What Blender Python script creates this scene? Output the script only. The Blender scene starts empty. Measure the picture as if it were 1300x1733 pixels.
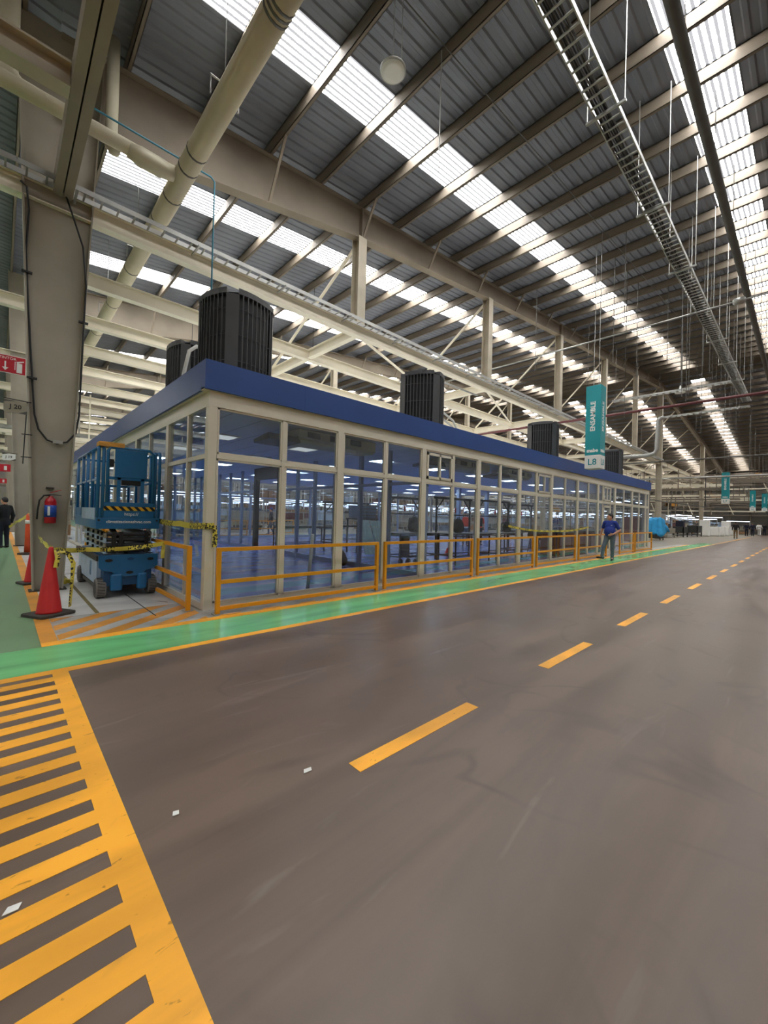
import bpy, math, random
import numpy as np
from mathutils import Vector, Matrix
random.seed(7)
PI = math.pi
SC = bpy.context.scene
COL = SC.collection

# ------------------------------------------------------------------ camera
def make_camera():
    yaw, pitch, roll, H, fpx = 0.809515, 0.0080333, 0.02649255, 1.5, 682.87
    f = Vector((math.cos(pitch)*math.cos(yaw), math.cos(pitch)*math.sin(yaw), math.sin(pitch)))
    r = Vector((math.sin(yaw), -math.cos(yaw), 0)); u = r.cross(f)
    c, s = math.cos(roll), math.sin(roll)
    r2 = r*c + u*s; u2 = u*c - r*s
    cam = bpy.data.cameras.new('camera'); co = bpy.data.objects.new('camera', cam); COL.objects.link(co)
    M = Matrix((r2, u2, -f)).transposed().to_4x4(); M.translation = (0, 0, H)
    co.matrix_world = M
    cam.sensor_fit = 'HORIZONTAL'; cam.sensor_width = 36.0; cam.lens = fpx/1300*36
    cam.clip_start = .05; cam.clip_end = 400
    SC.camera = co
make_camera()

# ------------------------------------------------------------------ world, exposure, light levels
SKYLIGHT = 24.0       # daylight through the translucent roof sheets
PANEL = 14.0           # ceiling panels inside the glass enclosure
TUBE = 9.0            # strip lights over the workstations
w = bpy.data.worlds.new('world'); SC.world = w; w.use_nodes = True
w.node_tree.nodes['Background'].inputs[0].default_value = (.75, .82, .9, 1)
w.node_tree.nodes['Background'].inputs[1].default_value = .6
vs = SC.view_settings
vs.view_transform = 'Standard'; vs.look = 'None'; vs.gamma = 1; vs.exposure = 0.0
vs.use_curve_mapping = False
cy = SC.cycles
cy.use_denoising = True; cy.max_bounces = 8; cy.diffuse_bounces = 4; cy.glossy_bounces = 4
cy.transmission_bounces = 6; cy.transparent_max_bounces = 24; cy.sample_clamp_indirect = 6
cy.caustics_reflective = False; cy.caustics_refractive = False

# ------------------------------------------------------------------ materials
def lin(c):
    return tuple((x/255/12.92 if x/255 <= .04045 else ((x/255+.055)/1.055)**2.4) for x in c)
MATS = {}
def mat(name, rgb, rough=.5, metal=0, var=.12, scale=3.0, bump=0, emit=0, stretch=None, spec=.5):
    if name in MATS: return MATS[name]
    m = bpy.data.materials.new(name); m.use_nodes = True; MATS[name] = m
    nt = m.node_tree; b = nt.nodes['Principled BSDF']
    c = lin(rgb)
    b.inputs['Roughness'].default_value = rough; b.inputs['Metallic'].default_value = metal
    b.inputs['Specular IOR Level'].default_value = spec
    if var or bump:
        tc = nt.nodes.new('ShaderNodeTexCoord'); mp = nt.nodes.new('ShaderNodeMapping')
        if stretch: mp.inputs['Scale'].default_value = stretch
        n = nt.nodes.new('ShaderNodeTexNoise'); n.inputs['Scale'].default_value = scale; n.inputs['Detail'].default_value = 5
        nt.links.new(tc.outputs['Object'], mp.inputs[0]); nt.links.new(mp.outputs[0], n.inputs['Vector'])
        cr = nt.nodes.new('ShaderNodeValToRGB')
        cr.color_ramp.elements[0].position = .3; cr.color_ramp.elements[1].position = .72
        cr.color_ramp.elements[0].color = (*[x*(1-var) for x in c], 1)
        cr.color_ramp.elements[1].color = (*[min(1, x*(1+var)) for x in c], 1)
        nt.links.new(n.outputs['Fac'], cr.inputs[0]); nt.links.new(cr.outputs[0], b.inputs['Base Color'])
        if bump:
            bp = nt.nodes.new('ShaderNodeBump'); bp.inputs['Strength'].default_value = bump; bp.inputs['Distance'].default_value = .01
            nt.links.new(n.outputs['Fac'], bp.inputs['Height']); nt.links.new(bp.outputs[0], b.inputs['Normal'])
    else:
        b.inputs['Base Color'].default_value = (*c, 1)
    if emit:
        b.inputs['Emission Color'].default_value = (*c, 1); b.inputs['Emission Strength'].default_value = emit
    return m

def mat_floor(name, rgb, rough, wear, axis_scale, worn=(200, 195, 190), var=.16, bump=.012, skid=0, flecks=0):
    """painted concrete: broad cloudy patches, long sweep marks, pale scuffs"""
    m = bpy.data.materials.new(name); m.use_nodes = True; MATS[name] = m
    nt = m.node_tree; N = nt.nodes; L = nt.links; b = N['Principled BSDF']
    g = N.new('ShaderNodeNewGeometry')
    def noise(scale, stretch, detail=6, dist=0):
        mp = N.new('ShaderNodeMapping'); mp.inputs['Scale'].default_value = stretch
        n = N.new('ShaderNodeTexNoise'); n.inputs['Scale'].default_value = scale
        n.inputs['Detail'].default_value = detail; n.inputs['Distortion'].default_value = dist
        L.new(g.outputs['Position'], mp.inputs[0]); L.new(mp.outputs[0], n.inputs['Vector']); return n
    def ramp(fac, p0, p1, c0, c1):
        r = N.new('ShaderNodeValToRGB'); r.color_ramp.elements[0].position = p0; r.color_ramp.elements[1].position = p1
        r.color_ramp.elements[0].color = c0; r.color_ramp.elements[1].color = c1; L.new(fac, r.inputs[0]); return r
    c = lin(rgb); W = (1, 1, 1, 1); K = (0, 0, 0, 1)
    cloud = noise(.5, (1, 1, 1)); sweep = noise(1.3, axis_scale, 8, 1.2); scuff = noise(2.2, axis_scale, 10, 2.0); fine = noise(60, (1, 1, 1), 3)
    base = ramp(cloud.outputs['Fac'], .3, .7, (*[x*(1-var) for x in c], 1), (*[x*(1+var) for x in c], 1))
    sw = ramp(sweep.outputs['Fac'], .35, .65, (.79, .79, .79, 1), (1.15, 1.15, 1.15, 1))
    mx = N.new('ShaderNodeMixRGB'); mx.blend_type = 'MULTIPLY'; mx.inputs[0].default_value = 1
    L.new(base.outputs[0], mx.inputs[1]); L.new(sw.outputs[0], mx.inputs[2])
    sc = ramp(scuff.outputs['Fac'], .62, .8, K, W)
    mu = N.new('ShaderNodeMath'); mu.operation = 'MULTIPLY'; mu.inputs[1].default_value = wear; L.new(sc.outputs[0], mu.inputs[0])
    m2 = N.new('ShaderNodeMixRGB'); L.new(mu.outputs[0], m2.inputs[0]); L.new(mx.outputs[0], m2.inputs[1]); m2.inputs[2].default_value = (*lin(worn), 1)
    out = m2
    if flecks:                              # small dark chips and scratches
        fk = noise(14, (1, 2.2, 1), 6, .6); r3 = ramp(fk.outputs['Fac'], .655, .7, W, (1-flecks,)*3+(1,))
        out = N.new('ShaderNodeMixRGB'); out.blend_type = 'MULTIPLY'; out.inputs[0].default_value = 1; L.new(m2.outputs[0], out.inputs[1]); L.new(r3.outputs[0], out.inputs[2])
    if skid:                                # curved tyre marks
        sk = noise(.42, (1, 1, 1), 2, 2.6); r1 = ramp(sk.outputs['Fac'], .47, .5, W, (1-skid,)*3+(1,)); e = r1.color_ramp.elements.new(.53); e.color = W
        brk = noise(1.1, (1, 1, 1), 3); r2 = ramp(brk.outputs['Fac'], .45, .6, K, W)
        out = N.new('ShaderNodeMixRGB'); out.blend_type = 'MULTIPLY'; L.new(r2.outputs[0], out.inputs[0]); L.new(m2.outputs[0], out.inputs[1]); L.new(r1.outputs[0], out.inputs[2])
    L.new(out.outputs[0], b.inputs['Base Color'])
    rr = ramp(sweep.outputs['Fac'], .3, .7, (rough*.9,)*3+(1,), (min(1, rough*1.15),)*3+(1,)); L.new(rr.outputs[0], b.inputs['Roughness'])
    bp = N.new('ShaderNodeBump'); bp.inputs['Strength'].default_value = bump; bp.inputs['Distance'].default_value = .001
    L.new(fine.outputs['Fac'], bp.inputs['Height'])
    return m

def mat_glass(name, tint, refl=.06):
    m = bpy.data.materials.new(name); m.use_nodes = True; MATS[name] = m
    nt = m.node_tree; N = nt.nodes; L = nt.links
    for n in list(N): N.remove(n)
    o = N.new('ShaderNodeOutputMaterial'); t = N.new('ShaderNodeBsdfTransparent'); t.inputs[0].default_value = (*tint, 1)
    g = N.new('ShaderNodeBsdfGlossy'); g.inputs['Roughness'].default_value = .015; g.inputs[0].default_value = (.9, .95, 1, 1)
    lw = N.new('ShaderNodeLayerWeight'); lw.inputs[0].default_value = .5
    pw = N.new('ShaderNodeMath'); pw.operation = 'POWER'; pw.inputs[1].default_value = 5; L.new(lw.outputs['Facing'], pw.inputs[0])
    ma = N.new('ShaderNodeMath'); ma.operation = 'MULTIPLY_ADD'; ma.inputs[1].default_value = .9; ma.inputs[2].default_value = refl; L.new(pw.outputs[0], ma.inputs[0])
    mx = N.new('ShaderNodeMixShader'); L.new(ma.outputs[0], mx.inputs[0]); L.new(t.outputs[0], mx.inputs[1]); L.new(g.outputs[0], mx.inputs[2])
    L.new(mx.outputs[0], o.inputs[0]); return m

def mat_stripes(name, c1, c2, direction, period, rough=.5, duty=.5):
    """two-colour bands across an object-space direction"""
    m = bpy.data.materials.new(name); m.use_nodes = True; MATS[name] = m
    nt = m.node_tree; N = nt.nodes; L = nt.links; b = N['Principled BSDF']; b.inputs['Roughness'].default_value = rough
    g = N.new('ShaderNodeTexCoord'); d = N.new('ShaderNodeVectorMath'); d.operation = 'DOT_PRODUCT'; d.inputs[1].default_value = direction
    L.new(g.outputs['Object'], d.inputs[0])
    md = N.new('ShaderNodeMath'); md.operation = 'FRACT'; mu = N.new('ShaderNodeMath'); mu.operation = 'MULTIPLY'; mu.inputs[1].default_value = 1/period
    L.new(d.outputs['Value'], mu.inputs[0]); L.new(mu.outputs[0], md.inputs[0])
    gt = N.new('ShaderNodeMath'); gt.operation = 'GREATER_THAN'; gt.inputs[1].default_value = duty; L.new(md.outputs[0], gt.inputs[0])
    mx = N.new('ShaderNodeMixRGB'); L.new(gt.outputs[0], mx.inputs[0]); mx.inputs[1].default_value = (*lin(c1), 1); mx.inputs[2].default_value = (*lin(c2), 1)
    L.new(mx.outputs[0], b.inputs['Base Color']); return m

def mat_tape():
    """yellow tape with blocks of black lettering"""
    m = mat_stripes('caution tape print', (214, 198, 80), (40, 36, 22), (1, .35, 0), .42, .4, .5)
    nt = m.node_tree; N = nt.nodes; L = nt.links; mx = [n for n in N if n.type == 'MIX_RGB'][0]; blk = mx.inputs[0].links[0].from_socket
    tc = N.new('ShaderNodeTexCoord'); v = N.new('ShaderNodeTexVoronoi'); v.inputs['Scale'].default_value = 34; L.new(tc.outputs['Object'], v.inputs['Vector'])
    g = N.new('ShaderNodeMath'); g.operation = 'LESS_THAN'; g.inputs[1].default_value = .5; L.new(v.outputs['Distance'], g.inputs[0])
    mu = N.new('ShaderNodeMath'); mu.operation = 'MULTIPLY'; L.new(blk, mu.inputs[0]); L.new(g.outputs[0], mu.inputs[1]); L.new(mu.outputs[0], mx.inputs[0]); return m

def mat_skylight():
    """translucent corrugated sheet with the sky behind it; dirt lies in the ribs"""
    m = bpy.data.materials.new('skylight sheet'); m.use_nodes = True; MATS['skylight'] = m
    nt = m.node_tree; N = nt.nodes; L = nt.links
    for n in list(N): N.remove(n)
    o = N.new('ShaderNodeOutputMaterial'); e = N.new('ShaderNodeEmission'); e.inputs[1].default_value = 1
    g = N.new('ShaderNodeNewGeometry'); sx = N.new('ShaderNodeSeparateXYZ'); L.new(g.outputs['Position'], sx.inputs[0])
    mu = N.new('ShaderNodeMath'); mu.operation = 'MULTIPLY'; mu.inputs[1].default_value = 2*PI/.125; L.new(sx.outputs['Y'], mu.inputs[0])
    sn = N.new('ShaderNodeMath'); sn.operation = 'SINE'; L.new(mu.outputs[0], sn.inputs[0])
    n = N.new('ShaderNodeTexNoise'); n.inputs['Scale'].default_value = 9; n.inputs['Detail'].default_value = 6; L.new(g.outputs['Position'], n.inputs['Vector'])
    ad = N.new('ShaderNodeMath'); ad.operation = 'ADD'; L.new(sn.outputs[0], ad.inputs[0]); L.new(n.outputs['Fac'], ad.inputs[1])
    r = N.new('ShaderNodeValToRGB'); S = SKYLIGHT
    r.color_ramp.elements[0].position = .14; r.color_ramp.elements[0].color = (.026, .026, .027, 1)
    r.color_ramp.elements[1].position = .3; r.color_ramp.elements[1].color = (1, 1, .99, 1)
    k = N.new('ShaderNodeMath'); k.operation = 'MULTIPLY_ADD'; k.inputs[1].default_value = .4; k.inputs[2].default_value = .03; L.new(ad.outputs[0], k.inputs[0])
    L.new(k.outputs[0], r.inputs[0]); L.new(r.outputs[0], e.inputs[0]); e.inputs[1].default_value = S
    L.new(e.outputs[0], o.inputs[0]); return m

M_lane = mat_floor('brown floor paint', (104, 87, 75), .34, .14, (.25, 1.6, 1), skid=.26)
M_green = mat_floor('green floor paint', (108, 184, 120), .22, 0, (.3, 1.5, 1), (170, 200, 170), .08)
M_green2 = mat_floor('dusty green floor paint', (112, 146, 108), .35, 0, (1.5, .3, 1), (170, 190, 165), .08)
M_yline = mat_floor('yellow floor paint', (245, 172, 46), .42, .3, (.6, 1.5, 1), (120, 96, 60), .06, flecks=.45)
M_oline = mat_floor('dull orange floor paint', (214, 148, 56), .45, .4, (1, 1, 1), (150, 130, 100), .12, flecks=.3)
M_conc = mat_floor('bare concrete floor', (132, 123, 107), .38, 0, (1, 1, 1), (180, 174, 164), .05)
M_white = mat_floor('white floor paint', (205, 204, 200), .3, .4, (1, 1, 1), (140, 134, 128), .07)
M_grey = mat_floor('worn grey floor paint', (168, 168, 164), .4, .6, (1.5, 1.5, 1), (215, 214, 208), .1)
M_blue = mat_floor('blue floor paint', (98, 118, 176), .22, .1, (.4, 1, 1), (120, 150, 180), .08)
M_deck = mat('dusty grey roof sheet', (118, 122, 133), .6, 0, .18, .6)
M_purl = mat('dusty purlin steel', (122, 111, 97), .6, 0, .16, 1.5, stretch=(1, .25, 3))
M_gird = mat('grimy beige steel', (138, 126, 110), .6, 0, .2, .8)
M_post = mat('dusty cream post steel', (178, 168, 148), .55, 0, .15, 1.5)
M_cream = mat('cream painted steel', (234, 226, 205), .45, 0, .08, 1.2)
M_colm = mat('grey beige column paint', (160, 152, 138), .55, 0, .12, 1.1)
M_pipe = mat('cream pipe jacket', (205, 197, 172), .55, 0, .1, 1.5)
M_galv = mat('galvanised steel', (172, 172, 168), .38, .6, .1, 4)
M_dgal = mat('dark galvanised steel', (96, 94, 90), .45, .5, .15, 4)
M_cable = mat('black cable', (26, 26, 28), .55, 0, 0)
M_dark = mat('dark painted steel', (34, 34, 38), .5, 0, .15, 5)
M_black = mat('black plastic', (20, 20, 22), .45, 0, 0)
M_alu = mat('almond aluminium frame', (214, 206, 190), .4, 0, .05, 2)
M_alug = mat('grey blue aluminium frame', (150, 162, 184), .4, 0, .05, 2)
M_fasc = mat('royal blue fascia panel', (36, 72, 140), .4, 0, .06, 1.5)
M_oran = mat('orange rail paint', (226, 150, 22), .38, 0, .07, 4)
M_lift = mat('lift blue paint', (28, 100, 150), .35, 0, .1, 3)
M_liftd = mat('dark lift blue paint', (20, 70, 112), .4, 0, .1, 3)
M_lpan = mat('pale blue side panel', (168, 188, 212), .4, 0, .15, 4)
M_tyre = mat('grey non marking tyre', (112, 108, 104), .8, 0, .12, 12, .3)
M_cone = mat('red cone plastic', (196, 32, 34), .5, 0, .1, 3)
M_ocone = mat('orange post plastic', (226, 86, 48), .5, 0, .08, 3)
M_rub = mat('dark rubber', (58, 54, 48), .8, 0, .15, 6)
M_red = mat('extinguisher red', (178, 24, 34), .3, 0, .05, 3)
M_sred = mat('sign red', (186, 26, 44), .45, 0, .04, 3)
M_wht = mat('white enamel', (232, 232, 228), .35, 0, .03, 3)
M_teal = mat('teal sign panel', (18, 142, 150), .45, 0, .05, 1.5)
M_tealp = mat('teal pipe paint', (70, 140, 165), .4, 0, .08, 3)
M_mar = mat('maroon pipe paint', (104, 52, 54), .5, 0, .1, 2)
M_cond = mat('charcoal condenser enamel', (70, 71, 74), .42, 0, .1, 4)
M_condf = mat('condenser fin black', (22, 23, 26), .5, 0, .2, 20)
M_ctile = mat_stripes('ceiling tile grid', (236, 240, 246), (180, 188, 200), (1, 0, 0), .61, .7, .96)
M_skin = mat('skin', (208, 152, 126), .5, 0, .06, 8)
M_hair = mat('dark hair', (34, 28, 26), .6, 0, .2, 30)
M_denim = mat('grey blue denim', (86, 100, 112), .8, 0, .18, 10)
M_polo = mat('royal blue polo cloth', (34, 56, 140), .8, 0, .12, 8)
M_navy = mat('navy work cloth', (24, 28, 44), .85, 0, .15, 8)
M_blk = mat('black cloth', (24, 24, 26), .85, 0, .2, 8)
M_khaki = mat('khaki cloth', (124, 104, 78), .85, 0, .12, 8)
M_wcl = mat('white cloth', (205, 205, 200), .85, 0, .08, 8)
M_vest = mat('orange red vest cloth', (220, 66, 44), .7, 0, .1, 8)
M_shoe = mat('black shoe leather', (22, 21, 22), .45, 0, .1, 10)
M_tape = mat_tape()
M_haz = mat_stripes('hazard stripe', (222, 168, 30), (20, 18, 16), (1, 0, .9), .115, .4, .5)
M_wood = mat('yellow timber', (206, 146, 60), .6, 0, .2, 8, stretch=(1, 6, 6))
M_ply = mat('weathered pale board', (156, 172, 160), .7, 0, .25, 4, stretch=(3, 3, .5))
M_steelb = mat('blue grey ribbed steel', (96, 112, 136), .4, .3, .15, 4)
M_bluec = mat('bright blue cover cloth', (44, 150, 205), .7, 0, .12, 4)
M_crate = mat('grey beige crate', (148, 142, 126), .6, 0, .15, 4)
M_bin = mat('dark bin plastic', (40, 42, 40), .55, 0, .2, 5)
M_card = mat('brown cardboard', (140, 108, 78), .8, 0, .12, 4)
M_brick = mat('dark red machine paint', (96, 36, 36), .5, 0, .15, 3)
M_wall = mat('pale wall cladding', (150, 146, 138), .7, 0, .1, .5)
M_label = mat('blue label paper', (34, 78, 168), .5, 0, .3, 40)
M_litter = mat('white paper scrap', (225, 225, 220), .7, 0, .06, 20)
M_glass = mat_glass('tinted window glass', (.86, .89, .93))
M_glass2 = mat_glass('clear inner glass', (.95, .97, .99))
M_sky = mat_skylight()
M_panel = mat('lit ceiling panel', (226, 245, 255), .5, 0, 0, emit=PANEL)
M_dim = mat('faintly glowing ceiling panel', (226, 228, 218), .5, 0, .05, 4, emit=.7)  # switched-off panels, given a faint glow of their own
M_tube = mat('lit strip lamp', (225, 238, 255), .5, 0, 0, emit=TUBE)

# ------------------------------------------------------------------ mesh building
ORG = {}
def norm(v): return Vector(v).normalized()
class MB:
    def __init__(s): s.v = []; s.f = []
    def add(s, vs_, fs):
        o = len(s.v); s.v += [tuple(x) for x in vs_]; s.f += [tuple(i+o for i in f) for f in fs]; return s
    def hexa(s, p):
        return s.add(p, [(0, 3, 2, 1), (4, 5, 6, 7), (0, 1, 5, 4), (1, 2, 6, 5), (2, 3, 7, 6), (3, 0, 4, 7)])
    def box(s, x0, x1, y0, y1, z0, z1):
        return s.hexa([(x0, y0, z0), (x1, y0, z0), (x1, y1, z0), (x0, y1, z0), (x0, y0, z1), (x1, y0, z1), (x1, y1, z1), (x0, y1, z1)])
    def bar(s, p, q, wd, ht, up=(0, 0, 1)):
        p, q = Vector(p), Vector(q); d = (q-p).normalized(); up = Vector(up)
        if abs(d.dot(up)) > .99: up = Vector((0, 1, 0))
        a = d.cross(up).normalized()*wd/2; b = a.cross(d).normalized()*ht/2
        return s.hexa([p-a-b, p+a-b, q+a-b, q-a-b, p-a+b, p+a+b, q+a+b, q-a+b])
    def ibeam(s, p, q, h, bf, tf=.02, tw=.014):
        p, q = Vector(p), Vector(q); z = Vector((0, 0, h/2-tf/2))
        s.bar(p, q, tw, h-2*tf); s.bar(p+z, q+z, bf, tf); s.bar(p-z, q-z, bf, tf); return s
    def path(s, pts, r, n=8, close=True):
        pts = [Vector(p) for p in pts]; k = len(pts); rs = r if isinstance(r, (list, tuple)) else [r]*k
        o = len(s.v); a = None
        for i, p in enumerate(pts):
            t = (pts[min(i+1, k-1)]-pts[max(i-1, 0)]).normalized()
            if a is None: a = t.cross(Vector((0, 0, 1)) if abs(t.z) < .9 else Vector((1, 0, 0))).normalized()
            a = (a-t*a.dot(t)).normalized(); b = t.cross(a)
            for j in range(n):
                th = 2*PI*j/n; s.v.append(tuple(p+(a*math.cos(th)+b*math.sin(th))*rs[i]))
        for i in range(k-1):
            for j in range(n):
                A = o+i*n+j; B = o+i*n+(j+1) % n; s.f.append((A, B, B+n, A+n))
        if close:
            s.f.append(tuple(o+j for j in range(n-1, -1, -1))); s.f.append(tuple(o+(k-1)*n+j for j in range(n)))
        return s
    def tube(s, p, q, r, n=8): return s.path([p, q], r, n)
    def lathe(s, prof, c=(0, 0, 0), n=20, axis=2):
        o = len(s.v); k = len(prof)
        for r, z in prof:
            for j in range(n):
                th = 2*PI*j/n; u, v_ = r*math.cos(th), r*math.sin(th)
                p = (u, v_, z) if axis == 2 else ((z, u, v_) if axis == 0 else (v_, z, u))
                s.v.append((p[0]+c[0], p[1]+c[1], p[2]+c[2]))
        for i in range(k-1):
            for j in range(n):
                A = o+i*n+j; B = o+i*n+(j+1) % n; s.f.append((A, B, B+n, A+n))
        s.f.append(tuple(o+j for j in range(n-1, -1, -1))); s.f.append(tuple(o+(k-1)*n+j for j in range(n)))
        return s
    def prism(s, poly, a0, a1, axis=1):
        """polygon extruded along an axis; poly holds the other two coordinates in order"""
        def P(u, v_, a): return (u, a, v_) if axis == 1 else ((u, v_, a) if axis == 2 else (a, u, v_))
        k = len(poly); o = len(s.v)
        s.v += [P(u, v_, a0) for u, v_ in poly]+[P(u, v_, a1) for u, v_ in poly]
        s.f.append(tuple(o+i for i in range(k))); s.f.append(tuple(o+k+i for i in range(k-1, -1, -1)))
        for i in range(k):
            j = (i+1) % k; s.f.append((o+i, o+k+i, o+k+j, o+j))
        return s
    def ribbon(s, pts, wd, th=.004, up=(0, 0, 1), twist=0):
        pts = [Vector(p) for p in pts]; k = len(pts); o = len(s.v)
        for i, p in enumerate(pts):
            t = (pts[min(i+1, k-1)]-pts[max(i-1, 0)]).normalized(); u = Vector(up); u = (u-t*u.dot(t)).normalized()
            n = t.cross(u); an = twist*math.sin(i*1.3); uu = u*math.cos(an)+n*math.sin(an); nn = t.cross(uu)
            for a, b in ((-1, -1), (1, -1), (1, 1), (-1, 1)): s.v.append(tuple(p+uu*wd/2*a+nn*th/2*b))
        for i in range(k-1):
            for j in range(4): s.f.append((o+i*4+j, o+i*4+(j+1) % 4, o+i*4+4+(j+1) % 4, o+i*4+4+j))
        s.f.append((o+3, o+2, o+1, o)); e = o+(k-1)*4; s.f.append((e, e+1, e+2, e+3)); return s
    def build(s, name, m, parent=None, smooth=False, bevel=0, label=None, kind=None):
        me = bpy.data.meshes.new(name); V = np.array(s.v, float)
        if parent is None:
            org = Vector(((V[:, 0].min()+V[:, 0].max())/2, (V[:, 1].min()+V[:, 1].max())/2, V[:, 2].min()))
        else: org = ORG[parent.name]
        me.from_pydata((V-np.array(org)).tolist(), [], s.f); me.materials.append(m)
        me.validate()
        import bmesh
        bm = bmesh.new(); bm.from_mesh(me); bmesh.ops.recalc_face_normals(bm, faces=bm.faces); bm.to_mesh(me); bm.free()
        if smooth: me.polygons.foreach_set('use_smooth', [True]*len(me.polygons))
        o = bpy.data.objects.new(name, me); COL.objects.link(o); ORG[o.name] = org
        if parent is None: o.location = org
        else: o.parent = parent
        if bevel:
            bv = o.modifiers.new('bevel', 'BEVEL'); bv.width = bevel; bv.segments = 2; bv.limit_method = 'ANGLE'
        if label: o['label'] = label
        if kind: o['kind'] = kind
        return o
def tag(o, label, cat, group=None, kind=None):
    o['label'] = label; o['category'] = cat
    if group: o['group'] = group
    if kind: o['kind'] = kind
    return o
def thing(name, label, cat, loc=(0, 0, 0), group=None, kind=None):
    o = bpy.data.objects.new(name, None); COL.objects.link(o); o.location = loc; o.empty_display_size = .2
    ORG[o.name] = Vector(loc); return tag(o, label, cat, group, kind)
def dup(root, loc, rz=0, label=None, group=None):
    r = root.copy(); COL.objects.link(r); r.location = loc; r.rotation_euler = (0, 0, rz)
    if label: r['label'] = label
    if group: r['group'] = group
    for ch in list(root.children):
        c = ch.copy(); COL.objects.link(c); c.parent = r
        for g in list(ch.children):
            d = g.copy(); COL.objects.link(d); d.parent = c
    return r
def structure(o): o['kind'] = 'structure'; return o
def text(name, s, size, loc, face, m, parent, spin=0, bold=0, align='CENTER'):
    """lettering standing on a vertical face: 'y' faces -Y, 'x' faces -X"""
    cu = bpy.data.curves.new(name, 'FONT'); cu.body = s; cu.size = size; cu.extrude = .0015; cu.offset = bold
    cu.align_x = align; cu.align_y = 'CENTER'; cu.resolution_u = 2
    t = bpy.data.objects.new(name, cu); COL.objects.link(t)
    dg = bpy.context.evaluated_depsgraph_get(); me = bpy.data.meshes.new_from_object(t.evaluated_get(dg))
    bpy.data.objects.remove(t)
    R = Matrix.Rotation(PI/2, 4, 'X') @ Matrix.Rotation(spin, 4, 'Z')
    if face == 'x': R = Matrix.Rotation(-PI/2, 4, 'Z') @ R
    R = Matrix.Translation(Vector(loc)-ORG[parent.name]) @ R
    me.transform(R); me.name = name; me.materials.clear(); me.materials.append(m)
    o = bpy.data.objects.new(name, me); COL.objects.link(o); o.parent = parent; ORG[o.name] = ORG[parent.name]; return o
ORD = ['first', 'second', 'third', 'fourth', 'fifth', 'sixth', 'seventh', 'eighth', 'ninth', 'tenth', 'eleventh', 'twelfth', 'thirteenth', 'fourteenth', 'fifteenth', 'sixteenth', 'seventeenth', 'eighteenth']

# ================================================================== SETTING
XA, XB, YA, YB = -22.0, 88.0, -14.0, 62.0
floor = structure(MB().box(XA, XB, YA, YB, -.15, 0).build('floor', M_conc))
def mark(name, m, *boxes, z=.002):
    b = MB()
    for x0, x1, y0, y1 in boxes: b.box(x0, x1, y0, y1, 0, z)
    return b.build(name, m, floor)
def markp(name, m, polys, z=.004):
    b = MB()
    for p in polys: b.prism(p, 0, z, axis=2)
    return b.build(name, m, floor)
mark('brown_lane', M_lane, (-20, 86, -9, 4.64))
mark('green_walkway', M_green, (-9, 38.5, 4.75, 5.6), z=.003)
mark('side_walkway', M_green2, (-9, .36, 5.6, 58), z=.003)
mark('lane_edge_line', M_yline, (-20, 66, 4.635, 4.75), z=.004)
mark('walkway_edge_line', M_yline, (.36, 34.5, 5.59, 5.75), z=.004)
mark('walkway_border', M_oline, (.36, .51, 5.75, 58), z=.004)
mark('white_apron', M_white, (.51, 2.2, 6.95, 45), z=.002)
mark('worn_strip', M_grey, (.51, 2.2, 5.75, 6.95), (2.2, 34.3, 5.75, 6.25), z=.002)
# diagonal orange hatching on the worn strip
hp = []
for k in range(-4, 4):
    # band between u and u+w along direction (1,.28), clipped to the strip rectangle
    def clip(poly, x0, x1, y0, y1):
        def cut(pl, f, inter):
            out = []
            for i in range(len(pl)):
                a, b_ = pl[i], pl[(i+1) % len(pl)]
                if f(a): out.append(a)
                if f(a) != f(b_): out.append(inter(a, b_))
            return out
        def ix(x): return lambda a, b_: (x, a[1]+(b_[1]-a[1])*(x-a[0])/(b_[0]-a[0]))
        def iy(y): return lambda a, b_: (a[0]+(b_[0]-a[0])*(y-a[1])/(b_[1]-a[1]), y)
        for f, i_ in ((lambda p: p[0] >= x0, ix(x0)), (lambda p: p[0] <= x1, ix(x1)), (lambda p: p[1] >= y0, iy(y0)), (lambda p: p[1] <= y1, iy(y1))):
            poly = cut(poly, f, i_)
            if len(poly) < 3: return None
        return poly
    y = 5.35+k*.48; q = clip([(0, y), (3, y+2.4), (3, y+2.4+.24), (0, y+.24)], .52, 2.15, 5.755, 6.93)
    if q: hp.append(q)
for k in range(38):
    x = 2.3+k*.62+(k % 3)*.04; hp.append([(x, 5.76), (x+.3, 5.76), (x+.36, 5.83), (x+.06, 5.83)])
markp('orange_hatching', M_oline, hp, .0035)
mark('floor_joint', mat('olive joint line', (120, 108, 66), .7), (1.02, 1.07, 6.95, 40), z=.0035)
mark('floor_crack', M_cable, (1.62, 1.635, 6.3, 8.2), z=.0045)
# crosswalk: a solid side bar and bars running off to the left
cw = [(.377, .49, -.4, 4.64)]
y = 4.551
while y > -.4:
    cw.append((-4.2, .377, y-.112, y)); y -= .2135
mark('crosswalk', M_yline, *cw, z=.004)
for k in range(28):
    x = 1.558+2.475*k
    b = MB(); b.box(x, x+1.22, 1.775, 1.885, 0, .004); b.build('lane_dash', M_yline, floor)

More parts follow.
